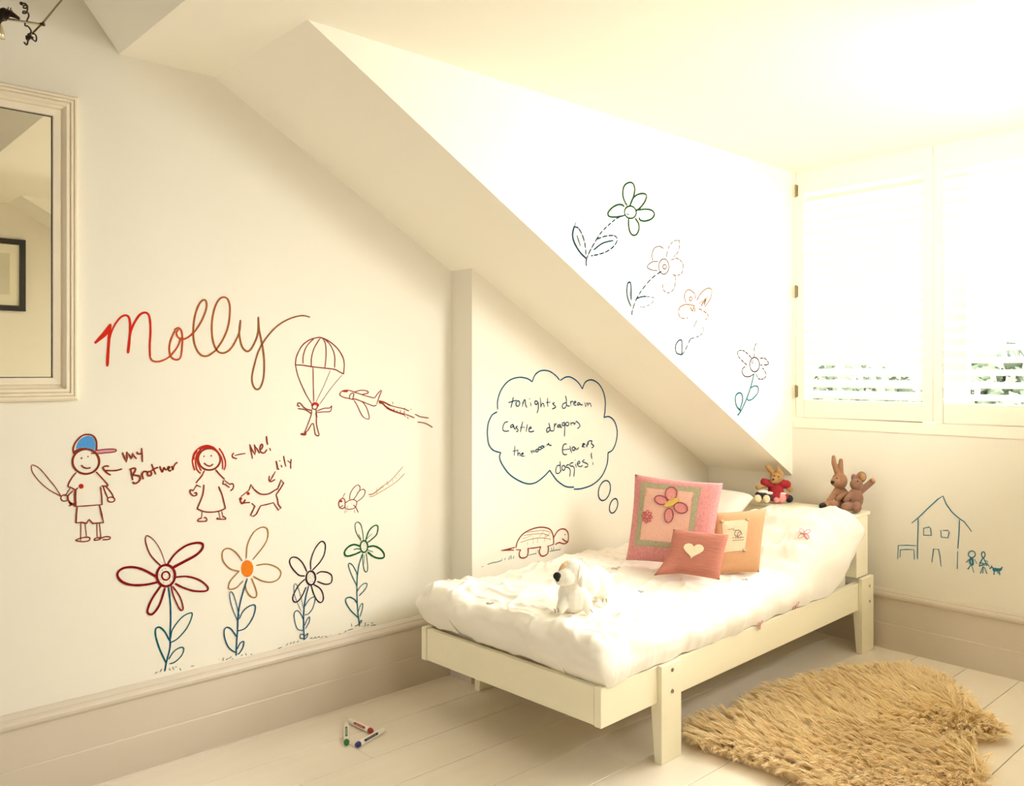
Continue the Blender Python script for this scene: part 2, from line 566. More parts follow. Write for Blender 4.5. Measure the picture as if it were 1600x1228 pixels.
def duvet_top(s, v):
    """height of the quilt without its rolled edges; s along the bed from the foot leg, v across"""
    z = 0.500
    m_ = sstep(0.98, 1.50, s + 0.10 * (0.5 - v) + 0.06 * fbm(v * 4, 1.7))
    near = 1 - 0.80 * sstep(0.46, 0.62, v)
    hump = 0.172 + 0.042 * sin(max(0, min(1, (v + 0.05) / 0.45)) * pi) + 0.03 * fbm(s * 5, v * 5, 3)
    z += m_ * hump * near
    z += 0.036 * fbm(s * 3.0, v * 3.4, 1.0)
    z += 0.030 * fbm(s * 8, v * 5.5, 5.0) * (0.6 + 0.4 * m_)
    # pulled ridges
    for q, (fx, fy, am) in enumerate(((4.0, 9.0, 0.012), (9.0, 4.0, 0.009), (7.0, -9.0, 0.008))):
        r_ = 1 - min(1, 4.5 * abs(noise.noise(Vector((s * fx + v * 2, v * fy - s * 2, 4.2 + q * 3)))))
        z += 0.75 * am * r_ * r_
    # folds running across the heaped end
    g = sstep(0.86, 1.10, s) * (1 - sstep(1.50, 1.64, s)) * (1 - sstep(0.45, 0.7, v))
    ph = s * 62 + 9 * fbm(s * 1.5, v * 2.0, 9) + v * 7
    z += 0.0105 * g * sin(ph) * (0.5 + 1.0 * abs(noise.noise(Vector((s * 3, v * 4, 6.0)))) * 2)
    # the quilt rides up towards the wall-side foot corner
    z += 0.030 * (1 - sstep(-0.34, 0.10, s)) * sstep(0.45, 0.92, v)
    return z


def duvet_low(s, side):
    z = 0.353 + 0.010 * fbm(s * 9, side * 3.0, 2)
    z += 0.235 * sstep(1.33, 1.70, s)
    return z


def duvet_point(a, b):
    """a, b in 0..1 -> bed coordinates"""
    sA, sB = -0.342, 1.680
    vB = 1.005
    s = sA + a * (sB - sA)
    vA = -0.012 - 0.028 * sstep(1.2, 1.6, s)
    v = vA + b * (vB - vA)
    ds = min(s - sA, (sB - s) * 1.5)
    dv = min(v - vA, vB - v)
    e = 1.0
    r_s = 0.075 if s < 0.5 else 0.115
    r_v = (0.120 if v < 0.5 else 0.055)
    for d, r in ((ds, r_s), (dv, r_v)):
        if d < r:
            t = 1 - d / r
            e *= sqrt(max(0.0, 1 - t ** 2.4))
    top = duvet_top(s, v)
    lo = duvet_low(s, 0 if v < 0.5 else 1)
    if s < 0.0:
        lo += 0.016 * fbm(v * 6, 8.0, 1.0) * 2 * (1 - sstep(-0.3, 0.0, s))
    z = lo + (top - lo) * e
    # sides tuck back under, wavy hem and puffy bulges
    tuck = (1 - e) ** 3
    body = 4 * e * (1 - e)
    if s - sA < 0.09:
        s += 0.060 * tuck * sstep(0.0, 0.05, 0.09 - (s - sA)) + 0.016 * fbm(v * 7, 4.4) * tuck
        s -= 0.045 * body * (fbm(v * 5.5, z * 11, 3.3) + 0.10)
    if v < 0.2:
        v += 0.030 * tuck + 0.018 * fbm(s * 9, 2.2) * (0.4 + tuck)
        v -= 0.022 * body * fbm(s * 5, z * 9, 6.1)
    elif v > 0.8:
        v -= 0.03 * tuck
    return s, v, z


NA, NB = 260, 140
dv = MB()
def warp(t, k=0.62):
    return (1 - k) * t + k * (0.5 - 0.5 * cos(pi * t))


vs, fs = [], []
for i in range(NA + 1):
    for j in range(NB + 1):
        vs.append(bed(duvet_point(warp(i / NA), warp(j / NB))))
for i in range(NA):
    for j in range(NB):
        q = i * (NB + 1) + j
        fs.append((q, q + 1, q + NB + 2, q + NB + 1))
dv.add(vs, fs)
duvet_root = empty('duvet', bed((0.7, 0.5, 0.35)), 'white cotton duvet spread over the bed and heaped over the pillow end', 'duvet')
dob = dv.build('duvet_cover', M['linen'], duvet_root, smooth=True)

# ------------------------------------------------------------------ embroidery on the duvet
def project(p):
    d = p - CAM
    k = d.dot(FW)
    return 800 + F_PX * d.dot(RT) / k, HORIZON - F_PX * d.z / k, k


M['thread_pink'] = mat('pink_thread', (0.62, 0.24, 0.26), 0.7, 0.1, 90)
M['thread_grey'] = mat('grey_green_thread', (0.42, 0.40, 0.32), 0.7, 0.1, 90)
_dv_px = [project(p) for p in vs]


def duvet_spot(px, py):
    best, bi = 1e9, 0
    for i, (x, y, k) in enumerate(_dv_px):
        d = (x - px) ** 2 + (y - py) ** 2 + (k - 2) * 0.2
        if d < best:
            best, bi = d, i
    j = min(max(bi % (NB + 1), 1), NB - 1)
    i = min(max(bi // (NB + 1), 1), NA - 1)
    a = vs[(i + 1) * (NB + 1) + j] - vs[(i - 1) * (NB + 1) + j]
    b = vs[i * (NB + 1) + j + 1] - vs[i * (NB + 1) + j - 1]
    n = a.cross(b).normalized()
    if n.dot(CAM - vs[bi]) < 0:
        n = -n
    return vs[bi], n


def embroider(px, py, r, m, petals=4, ang=0.3):
    p, n = duvet_spot(px, py)
    x = (RT - n * RT.dot(n)).normalized()
    y = n.cross(x)
    mb = MB()
    for k in range(petals):
        an = ang + 2 * pi * k / petals
        c = p + (x * cos(an) + y * sin(an)) * r * 0.6 + n * 0.0015
        rim = []
        for q in range(10):
            t = 2 * pi * q / 10
            u_, w_ = r * 0.5 * cos(t), r * 0.3 * sin(t)
            rim.append(c + (x * cos(an) + y * sin(an)) * u_ + (y * cos(an) - x * sin(an)) * w_)
        mb.tube(rim + [rim[0]], 0.0016, 5, False)
    mb.tube([p + n * 0.002, p - y * r * 1.2 + n * 0.002 + x * r * 0.25], 0.0014, 5)
    return mb.build('embroidered_flower', m, dob)


for e in ((1257, 834, 0.030, 'thread_pink', 4, 0.4), (1243, 951, 0.030, 'thread_pink', 4, 0.9), (765, 943, 0.016, 'thread_grey', 3, 0.2),
          (962, 888, 0.020, 'thread_grey', 3, 0.5), (1002, 924, 0.012, 'thread_grey', 3, 0.5), (1165, 906, 0.018, 'thread_grey', 3, 1.2), (1185, 973, 0.02, 'thread_pink', 3, 0.4)):
    embroider(e[0], e[1], e[2], M[e[3]], e[4], e[5])

# ------------------------------------------------------------------ white pillow behind the cushions
def grid_pillow(c, n=24, th=0.06, pinch=0.06, power=0.55, droop=None):
    """c: corners bl, br, tr, tl. returns f(u,v,side,lift) and the mesh builder"""
    bl, br_, tr, tl = [Vector(p) for p in c]
    nrm = ((br_ - bl) + (tr - tl)).cross((tl - bl) + (tr - br_)).normalized()
    if nrm.dot(CAM - bl) < 0:
        nrm = -nrm

    def f(u, v, side=1, lift=0.0):
        a, b = u, v
        u2 = a * (1 - pinch * (1 - b * b))
        v2 = b * (1 - pinch * (1 - a * a))
        s, t = (u2 + 1) / 2, (v2 + 1) / 2
        p = bl * (1 - s) * (1 - t) + br_ * s * (1 - t) + tr * s * t + tl * (1 - s) * t
        h = th * (max(0, (1 - a ** 4) * (1 - b ** 4))) ** power
        w_ = 0.06 * th * 4 * fbm(a * 1.7 + bl.x * 9, b * 1.7, 2.0)
        h = h * (1 + w_)
        if droop:
            p = p + droop(a, b)
        return p + nrm * (side * h + lift)

    mb = MB()
    ring = {}
    for side in (1, -1):
        g = [[f(-1 + 2 * i / n, -1 + 2 * j / n, side) for j in range(n + 1)] for i in range(n + 1)]
        pts = [q for r in g for q in r]
        fs_ = []
        for i in range(n):
            for j in range(n):
                q = i * (n + 1) + j
                fs_.append((q, q + n + 1, q + n + 2, q + 1) if side == 1 else (q, q + 1, q + n + 2, q + n + 1))
        mb.add(pts, fs_)
    return f, mb, nrm


def lean_corners(pbl, pbr, ptr, ptl, zl, zr, tilt):
    """corners from the photograph: bottom edge on the bed, the panel tilted back by `tilt`"""
    bl, br_ = on_z(*pbl, zl), on_z(*pbr, zr)
    e = br_ - bl
    e_h = Vector((e.x, e.y, 0)).normalized()
    back = Vector((-e_h.y, e_h.x, 0))
    if back.dot(FW) < 0:
        back = -back
    upv = back * sin(tilt) + UP * cos(tilt)
    n = e.cross(upv).normalized()

    def hit(px, py):
        d = ray(px, py)
        return CAM + d * ((bl - CAM).dot(n) / d.dot(n))
    return [bl, br_, hit(*ptr), hit(*ptl)]


pil_c = [bed((1.34, 0.52, 0.615)), bed((1.34, 0.985, 0.60)), bed((1.60, 0.985, 0.735)), bed((1.60, 0.54, 0.735))]
f_p, mb_p, _n = grid_pillow(pil_c, 20, 0.055, 0.05)
M['pillow'] = mat('white_pillow_cotton', (0.80, 0.78, 0.73), 0.85, 0.02, 20, 0.1, 240)
tag(mb_p.build('pillow', M['pillow'], None, smooth=True), 'white pillow propped against the headboard shelf behind the pink patchwork cushion', 'pillow')


# surface decoration helpers
def patch(f, outline, lift, name, m, parent, rings=4, center=None):
    cx = sum(p[0] for p in outline) / len(outline) if center is None else center[0]
    cy = sum(p[1] for p in outline) / len(outline) if center is None else center[1]
    n = len(outline)
    pts = [f(cx, cy, 1, lift)]
    for r in range(1, rings + 1):
        t = r / rings
        pts += [f(cx + (x - cx) * t, cy + (y - cy) * t, 1, lift) for x, y in outline]
    fs_ = [(0, 1 + k, 1 + (k + 1) % n) for k in range(n)]
    for r in range(rings - 1):
        o = 1 + r * n
        fs_ += [(o + k, o + n + k, o + n + (k + 1) % n, o + (k + 1) % n) for k in range(n)]
    # closed rim so that the applique has a real thickness
    o = 1 + (rings - 1) * n
    base = len(pts)
    pts += [f(x, y, 1, -0.001) for x, y in outline]
    fs_ += [(o + k, base + k, base + (k + 1) % n, o + (k + 1) % n) for k in range(n)]
    return MB().add(pts, fs_).build(name, m, parent, smooth=False)


def stitch(f, line, r, lift, name, m, parent):
    return MB().tube([f(x, y, 1, lift) for x, y in line], r, 5).build(name, m, parent, smooth=True)


def ell(cx, cy, a, b, rot=0.0, n=22):
    return [(cx + a * cos(t) * cos(rot) - b * sin(t) * sin(rot), cy + a * cos(t) * sin(rot) + b * sin(t) * cos(rot))
            for t in [2 * pi * k / n for k in range(n)]]


def band(f, x0, y0, x1, y1, w_, lift, name, m, parent, n=22):
    pts, fs_ = [], []

    def strip(a0, b0, a1, b1):
        base = len(pts)
        nx = max(2, int(abs(a1 - a0) * n / 1.2))
        ny = max(2, int(abs(b1 - b0) * n / 1.2))
        for i in range(nx + 1):
            for j in range(ny + 1):
                pts.append(f(a0 + (a1 - a0) * i / nx, b0 + (b1 - b0) * j / ny, 1, lift))
        for i in range(nx):
            for j in range(ny):
                q = base + i * (ny + 1) + j
                fs_.append((q, q + ny + 1, q + ny + 2, q + 1))
    strip(x0, y0, x0 + w_, y1)
    strip(x1 - w_, y0, x1, y1)
    strip(x0 + w_, y0, x1 - w_, y0 + w_)
    strip(x0 + w_, y1 - w_, x1 - w_, y1)
    return MB().add(pts, fs_).build(name, m, parent, smooth=True)


M['pink_print'] = mat('pink_printed_cotton', (0.60, 0.245, 0.245), 0.85, 0.38, 110, 0.3, 60)
M['sage_print'] = mat('sage_printed_cotton', (0.36, 0.32, 0.20), 0.85, 0.45, 150, 0.2, 120)
M['pale_pink'] = mat('pale_pink_quilted_cotton', (0.70, 0.40, 0.31), 0.85, 0.12, 60, 0.35, 60, stretch=(3, 3, 0.4))
M['wing'] = mat('dotted_pink_wing', (0.64, 0.25, 0.23), 0.85, 0.5, 180)
M['yellow'] = mat('yellow_felt', (0.62, 0.42, 0.09), 0.9, 0.08, 100)
M['plum'] = mat('plum_thread', (0.25, 0.03, 0.07), 0.8, 0.1, 90)
M['crimson'] = mat('crimson_thread', (0.52, 0.05, 0.09), 0.8, 0.1, 90)

cc = lean_corners((978, 875), (1112, 890), (1130, 755), (992, 741), 0.530, 0.535, radians(24))
fp, mbp, nrm = grid_pillow(cc, 30, 0.062, 0.045)
cush = empty('cushion', cc[0] + Vector((0, 0, 0)), 'pink patchwork cushion with an applique butterfly and a small flower', 'cushion', 'cushions piled on the bed')
mbp.build('cover', M['pink_print'], cush, smooth=True)
band(fp, -0.76, -0.72, 0.64, 0.80, 0.135, 0.0025, 'sage_border', M['sage_print'], cush)
patch(fp, [(-0.63, -0.59), (-0.2, -0.59), (0.2, -0.59), (0.51, -0.59), (0.51, -0.2), (0.51, 0.25), (0.51, 0.67), (0.2, 0.67), (-0.2, 0.67), (-0.63, 0.67), (-0.63, 0.25), (-0.63, -0.2)],
      0.002, 'centre_panel', M['pale_pink'], cush, 8)


def uvp(x, y):
    """pixel in the zoomed view of the cushion -> cushion coordinates"""
    s_ = (x - 165) / 745.0
    l, r = 280 - 0 * s_, 0
    top = 270 + 40 * s_
    return -1 + 2 * s_, 1 - 2 * (y - top) / 690.0


bt = bpy.data.objects.new('butterfly', None)
bt.empty_display_size = 0.03
col.objects.link(bt)
bt.parent = cush
for cx, cy, a, b, rot in ((540, 438, 50, 60, 0.1), (460, 498, 58, 36, -0.2), (640, 555, 60, 42, -0.3), (545, 622, 38, 58, 0.05)):
    u0, v0 = uvp(cx, cy)
    out = ell(u0, v0, 2 * a / 745, 2 * b / 690, rot)
    patch(fp, out, 0.005, 'wing', M['wing'], bt, 3)
    stitch(fp, out + out[:1], 0.0021, 0.0062, 'wing_stitching', M['plum'], bt)
u0, v0 = uvp(555, 515)
patch(fp, ell(u0, v0, 0.19, 0.075, 0.62, 16), 0.008, 'body', M['yellow'], bt, 3)
fl2 = MB()
for k in range(8):
    an = 2 * pi * k / 8
    u0, v0 = uvp(349, 640)
    o = ell(u0 + 0.085 * cos(an), v0 + 0.10 * sin(an), 0.052, 0.03, an, 12)
    fl2.tube([fp(x, y, 1, 0.005) for x, y in o + o[:1]], 0.0016, 5, False)
fl2.build('embroidered_daisy', M['crimson'], cush)

M['knit'] = mat('coral_knit_wool', (0.46, 0.17, 0.125), 0.95, 0.25, 110, 0.8, 110, stretch=(0.2, 0.2, 2.4))
M['felt'] = mat('cream_felt', (0.80, 0.70, 0.50), 0.95, 0.12, 150, 0.2, 200)
cc = lean_corners((1036, 893), (1124, 906), (1139, 835), (1052, 827), 0.540, 0.540, radians(34))


def droop_h(a, b):
    c = max(0, (-a - 0.45) / 0.55) * max(0, (-b - 0.35) / 0.65)
    return -FW * 0.03 * c - RT * 0.045 * c - UP * 0.01 * c


fh, mbh, nrm = grid_pillow(cc, 26, 0.040, 0.035, 0.5, droop_h)
heart_c = empty('cushion', cc[0], 'small coral knitted cushion with a cream felt heart in front of the others', 'cushion', 'cushions piled on the bed')
mbh.build('cover', M['knit'], heart_c, smooth=True)
hs = []
for k in range(36):
    t = 2 * pi * k / 36
    hs.append((0.03 + 0.0235 * 16 * sin(t) ** 3 * 0.98, -0.02 + 0.0235 * (13 * cos(t) - 5 * cos(2 * t) - 2 * cos(3 * t) - cos(4 * t))))
patch(fh, hs, 0.003, 'heart', M['felt'], heart_c, 5, (0.03, 0.0))

M['peach'] = mat('peach_linen', (0.52, 0.28, 0.14), 0.85, 0.06, 60, 0.2, 240)
M['patch'] = mat('cream_canvas', (0.62, 0.50, 0.34), 0.85, 0.06, 80, 0.15, 240)
M['button'] = mat('horn_button', (0.42, 0.30, 0.16), 0.4, 0.25, 70)
M['ink'] = mat('brown_print_ink', (0.20, 0.12, 0.08), 0.8, 0.1, 60)
cc = lean_corners((1117, 897), (1186, 894), (1197, 795), (1111, 801), 0.520, 0.520, radians(32))
fb, mbb, nrm = grid_pillow(cc, 26, 0.040, 0.03)
beige = empty('cushion', cc[0], 'peach linen cushion with a buttoned cream patch, right of the coral one', 'cushion', 'cushions piled on the bed')
mbb.build('cover', M['peach'], beige, smooth=True)
pa = [(-0.74, 0.60), (0.0, 0.60), (0.24, 0.60), (0.22, 0.2), (0.18, -0.2), (0.14, -0.42), (-0.3, -0.42), (-0.7, -0.42), (-0.72, 0.0)]
pob = patch(fb, pa, 0.003, 'canvas_patch', M['patch'], beige, 5)
for x, y in ((-0.72, 0.60), (0.23, 0.60), (0.13, -0.40)):
    c0 = fb(x, y, 1, 0.004)
    MB().tube([c0, c0 + nrm * 0.004], [0.0085, 0.0075], 14).build('button', M['button'], beige)
pr = MB()
sk = [[(-0.55, 0.30), (-0.3, 0.31), (-0.32, 0.26), (-0.1, 0.25)], ell(-0.16, 0.16, 0.13, 0.10, 0.3, 14), [(-0.3, 0.36), (-0.28, 0.35)], ell(-0.08, 0.10, 0.09, 0.10, 0.0, 12)]
for y in (0.0, -0.08):
    for k in range(5):
        x = -0.38 + k * 0.1
        sk.append([(x, y), (x + 0.03, y + 0.02), (x + 0.07, y)])
for s_ in sk:
    pr.tube([fb(x, y, 1, 0.0045) for x, y in s_], 0.0011, 5)
pr.build('stitched_picture', M['ink'], pob)

# ------------------------------------------------------------------ soft toys
def at(px, py, depth):
    return CAM + ray(px, py) * depth


def plush(name, prims, m, parent, voxel=0.004, smooth=6):
    """one continuous skin over overlapping lobes. prims: ('b', centre, radii) or ('t', points, radii)"""
    mb = MB()
    R3 = Matrix((RT, FW, UP)).transposed()
    for p in prims:
        if p[0] == 'b':
            mb.ball(p[1], p[2], 16, 10, R3)
        else:
            mb.tube(p[1], p[2], 12)
            for q, r in ((p[1][0], p[2][0]), (p[1][-1], p[2][-1])):
                mb.ball(q, r * 1.01, 12, 8)
    o = mb.build(name, m, parent)
    rm = o.modifiers.new('skin', 'REMESH')
    rm.mode, rm.voxel_size = 'VOXEL', voxel
    sm = o.modifiers.new('soft', 'SMOOTH')
    sm.factor, sm.iterations = 0.5, smooth
    dg = bpy.context.evaluated_depsgraph_get()
    me = bpy.data.meshes.new_from_object(o.evaluated_get(dg))
    o.modifiers.clear()
    o.data = me
    me.polygons.foreach_set('use_smooth', [True] * len(me.polygons))
    return o


class Fig:
    """figure laid out at a given depth, sizes in photograph pixels at that depth"""

    def __init__(self, depth):
        self.k = depth

    def p(self, x, y, d=0.0):
        return at(x, y, self.k + d)

    def s(self, r):
        return r * self.k / F_PX

    def b(self, x, y, d, rx, ry=None, rd=None):
        ry = rx if ry is None else ry
        rd = (rx + ry) / 2 if rd is None else rd
        return ('b', self.p(x, y, d), (self.s(rx), self.s(rd), self.s(ry)))

    def t(self, pts):
        return ('t', [self.p(x, y, d) for x, y, d, r in pts], [self.s(r) for x, y, d, r in pts])


M['white_plush'] = mat('white_plush', (0.86, 0.82, 0.74), 0.95, 0.04, 60, 0.35, 420, sheen=0.3)
M['tan_plush'] = mat('tan_plush_lining', (0.62, 0.43, 0.24), 0.95, 0.08, 60, 0.3, 400)
M['nose'] = mat('black_felt', (0.008, 0.007, 0.006), 0.9, 0.2, 80)
M['seam'] = mat('brown_seam_thread', (0.16, 0.10, 0.06), 0.9, 0.1, 80)

zb = 0.520
k0 = FW.dot(on_z(895, 955, zb))
g = Fig(k0)
dog = empty('toy_dog', on_z(895, 955, zb), 'white plush toy dog with a black nose standing on the duvet', 'soft toy')
plush('body', [g.b(897, 930, 0.01, 26, 28, 24), g.b(912, 912, 0.04, 26, 26, 26), g.b(930, 908, 0.09, 26, 24, 26), g.b(941, 915, 0.14, 20, 20, 22),
               g.b(896, 893, -0.03, 21, 20, 21), g.b(884, 901, -0.055, 16, 14, 17), g.b(877, 904, -0.07, 11, 11, 10),
               g.t([(884, 935, -0.01, 12), (876, 952, -0.035, 7.5)]), g.t([(912, 935, -0.01, 12), (920, 952, -0.02, 8)]),
               g.t([(944, 920, 0.10, 13), (946, 939, 0.10, 7.5)]), g.t([(930, 922, 0.16, 12), (934, 934, 0.16, 7)]),
               g.t([(951, 905, 0.16, 6), (958, 897, 0.18, 3)])], M['white_plush'], dog, 0.0035, 5)
plush('ear', [g.t([(887, 879, -0.040, 3.0), (881, 884, -0.052, 4.5), (877, 890, -0.058, 4.0), (873, 895, -0.058, 2.2)])], M['tan_plush'], dog, 0.003, 3)
plush('ear', [g.b(906, 891, -0.050, 6, 11, 9), g.b(908, 904, -0.055, 6.5, 14, 8)], M['white_plush'], dog, 0.003, 3)
MB().tube([g.p(906, 883, -0.072), g.p(904, 896, -0.078), g.p(902.5, 908, -0.074)], g.s(0.45), 5).build('ear_seam', M['tan_plush'], dog)
plush('nose', [g.b(870.5, 900, -0.085, 6.3, 6, 5), g.b(871.5, 904, -0.085, 4, 5, 4)], M['nose'], dog, 0.002, 3)
for pts in ([(866, 951, -0.062), (868, 955, -0.065), (867, 957, -0.06)], [(872, 950, -0.062), (873, 954, -0.066), (872, 957, -0.062)], [(922, 952, -0.047), (926, 957, -0.045)],
            [(942, 935, 0.078), (942, 940, 0.078)], [(947, 935, 0.079), (948, 941, 0.078)]):
    MB().tube([g.p(*q) for q in pts], g.s(0.6), 5).build('paw_stitch', M['seam'], dog)

# toys along the headboard shelf
zs = 0.690
M['brown_plush'] = mat('brown_plush', (0.31, 0.155, 0.082), 0.95, 0.22, 70, 0.7, 220, sheen=0.08)
M['rose_brown_plush'] = mat('rose_brown_plush', (0.25, 0.125, 0.080), 0.95, 0.22, 70, 0.7, 220, sheen=0.08)
M['gold_plush'] = mat('honey_plush', (0.42, 0.24, 0.085), 0.95, 0.25, 80, 0.7, 220, sheen=0.08)
M['cream_plush'] = mat('cream_plush_sole', (0.80, 0.66, 0.42), 0.95, 0.08, 90)
M['red_cloth'] = mat('red_dress_cotton', (0.30, 0.010, 0.016), 0.85, 0.15, 60)
M['rose_cloth'] = mat('pink_rose_cotton', (0.72, 0.30, 0.30), 0.85, 0.25, 140)
M['navy_cloth'] = mat('navy_trouser_cotton', (0.02, 0.02, 0.035), 0.85, 0.3, 200)
M['lace'] = mat('white_lace', (0.80, 0.76, 0.70), 0.85, 0.15, 200)

g = Fig(FW.dot(on_z(1305, 797, zs)))
rab = empty('toy_rabbit', on_z(1310, 797, zs), 'brown plush rabbit with upright ears sitting on the headboard shelf', 'soft toy')
plush('body', [g.b(1312, 751, 0.0, 11.5, 13.5, 12), g.b(1305, 753, -0.03, 7, 7, 8), g.b(1315, 776, 0.01, 11.5, 15, 11),
               g.t([(1307, 766, 0, 4.5), (1296, 782, -0.02, 4.2)]), g.t([(1310, 779, -0.035, 4.5), (1323, 771, -0.03, 4)]),
               g.t([(1310, 789, -0.01, 7), (1290, 790, -0.04, 6.5)]), g.t([(1314, 790, -0.01, 7), (1302, 789, -0.05, 7)]),
               g.t([(1307, 737, 0, 4), (1303, 723, 0.0, 4.2), (1302.5, 714, 0, 3)]), g.t([(1314, 738, 0, 4), (1313.5, 726, 0.0, 4), (1314, 719, 0, 3)])],
      M['brown_plush'], rab, 0.0035, 3)
plush('nose', [g.b(1301, 753.5, -0.062, 3.0, 2.6, 2)], M['nose'], rab, 0.002, 2)
MB().ball(g.p(1307.5, 747.5, -0.042), g.s(1.3)).build('eye', M['nose'], rab)
plush('dark_sole', [g.b(1286, 791, -0.05, 6.5, 5.5, 5)], M['nose'], rab, 0.0025, 3)

g = Fig(FW.dot(on_z(1332, 800, zs)))
mou = empty('toy_mouse', on_z(1335, 800, zs), 'rose-brown plush animal with one arm raised, leaning on the upright-eared rabbit', 'soft toy')
plush('body', [g.b(1338, 757, 0.0, 9.8, 9.2, 10), g.b(1336, 779, 0.0, 12.5, 16, 12), g.t([(1343, 769, 0, 5), (1355, 759, 0, 4.8), (1363, 752, 0.0, 4.8)]),
               g.t([(1329, 772, -0.01, 4.5), (1322, 781, -0.03, 4)]), g.t([(1330, 791, -0.01, 7), (1321, 792, -0.05, 6.8)]),
               g.t([(1338, 792, -0.01, 7.5), (1338, 793, -0.05, 8)]), g.b(1346, 745, 0.01, 8, 9, 4), g.b(1334, 746, 0.015, 4.5, 6, 3)],
      M['rose_brown_plush'], mou, 0.0035, 3)
plush('ear_lining', [g.b(1348, 745, -0.004, 4.5, 6, 2.5)], M['gold_plush'], mou, 0.0025, 3)
MB().ball(g.p(1340, 752, -0.033), g.s(1.0)).build('eye', M['nose'], mou)
plush('paw_pad', [g.b(1364, 750, -0.018, 3, 3.5, 2)], M['gold_plush'], mou, 0.0025, 2)

g = Fig(FW.dot(on_z(1208, 786, zs)) + 0.015)
dol = empty('toy_rabbit', on_z(1208, 786, zs), 'honey plush rabbit in a red dress sitting under the low end of the slope', 'soft toy')
plush('body', [g.b(1213, 746, 0, 10, 10.5, 10), g.b(1209, 750, -0.025, 6.5, 5.5, 6), g.b(1212, 768, 0.005, 10, 14, 10),
               g.t([(1208, 739, 0.0, 4), (1203, 733, 0.0, 4.5), (1199, 729, 0, 3.5)]), g.t([(1214, 738, -0.01, 4), (1214, 732, -0.015, 5), (1220, 740, -0.015, 4)]),
               g.t([(1201, 757, 0, 4), (1184, 761, -0.02, 4)]), g.t([(1224, 757, 0, 4), (1235, 765, -0.02, 4.5)])], M['gold_plush'], dol, 0.0035, 3)
plush('red_dress', [g.b(1212, 766, -0.004, 12, 11, 11), g.b(1214, 775, -0.01, 18, 9, 14), g.t([(1203, 756, -0.005, 6.5), (1194, 753, -0.015, 6)]),
                    g.t([(1222, 756, -0.005, 7.5), (1229, 757, -0.012, 7)])], M['red_cloth'], dol, 0.0035, 3)
plush('navy_trousers', [g.b(1188, 773, -0.045, 8, 6, 8), g.b(1198, 776, -0.045, 9, 7, 8)], M['navy_cloth'], dol, 0.0035, 3)
plush('navy_skirt_hem', [g.b(1233, 779, 0.0, 6, 6, 8)], M['navy_cloth'], dol, 0.0035, 3)
plush('rose_patch', [g.b(1222, 778, -0.048, 6.5, 7.5, 4), g.b(1213, 780, -0.045, 5, 6, 4)], M['rose_cloth'], dol, 0.003, 3)
plush('lace_trim', [g.b(1192, 768, -0.055, 8, 2.6, 4), g.b(1202, 770.5, -0.055, 6, 2.6, 4)], M['lace'], dol, 0.0025, 2)
plush('lace_cuff', [g.b(1224, 771, -0.045, 5, 1.8, 4)], M['lace'], dol, 0.0025, 2)
for x, y in ((1184, 779), (1197.5, 779.5)):
    plush('foot', [g.b(x, y, -0.072, 5.8, 6.2, 4.5)], M['cream_plush'], dol, 0.003, 2)
for x, y in ((1210, 743.5), (1216.5, 744.5)):
    MB().ball(g.p(x, y, -0.036), g.s(1.1)).build('eye', M['nose'], dol)
MB().ball(g.p(1208.5, 749, -0.052), g.s(1.5)).build('nose', M['nose'], dol)

# ------------------------------------------------------------------ mirror and the picture it reflects
FR_Y = YG - 0.034
xr, zt, zbm = on_y(124, 151, FR_Y).x, on_y(124, 151, FR_Y).z, on_y(124, 625.5, FR_Y).z
gx, gzt, gzb = on_y(82, 182, YG - 0.014).x, on_y(82, 182, YG - 0.014).z, on_y(82, 585.5, YG - 0.014).z
xl = xr - 0.92
mir = empty('wall_mirror', (xr - 0.46, YG, (zt + zbm) / 2), 'large mirror in a cream reeded frame hanging on the left wall', 'mirror')
fwid = xr - gx
prof = [(0, 0.0), (0, 0.026), (0.10, 0.034), (0.17, 0.034), (0.20, 0.029), (0.24, 0.035), (0.32, 0.035), (0.35, 0.029), (0.39, 0.034), (0.50, 0.034), (0.54, 0.024),
        (0.66, 0.016), (0.70, 0.022), (0.97, 0.020), (1.0, 0.010)]


def frame_loft(x0, x1, z0, z1, w_, prof_, ywall, sgn, sx=1.0):
    mb = MB()
    vs_, fs_ = [], []
    n = len(prof_)
    for (cx, cz, dx, dz) in ((x0, z0, 1, 1), (x1, z0, -1, 1), (x1, z1, -1, -1), (x0, z1, 1, -1)):
        for a, d in prof_:
            vs_.append((cx + dx * a * w_, ywall + sgn * d, cz + dz * a * w_))
    for c in range(4):
        for k in range(n - 1):
            a, b = c * n, ((c + 1) % 4) * n
            fs_.append((a + k, a + k + 1, b + k + 1, b + k))
    return mb.add(vs_, fs_)


frame_loft(xl, xr, zbm, zt, (zt - gzt), prof, YG, -1).build('frame', M['mirror_frame'], mir)
wv = zt - gzt
MB().box((xl + wv - 0.004, YG - 0.0125, zbm + wv - 0.004), (xr - wv + 0.004, YG - 0.0100, zt - wv + 0.004)).build('black_rebate', M['black'], mir)
MB().box((xl + wv + 0.0015, YG - 0.0145, zbm + wv + 0.0015), (xr - wv - 0.0035, YG - 0.0128, zt - wv - 0.0035)).build('mirror_glass', M['mirror'], mir)

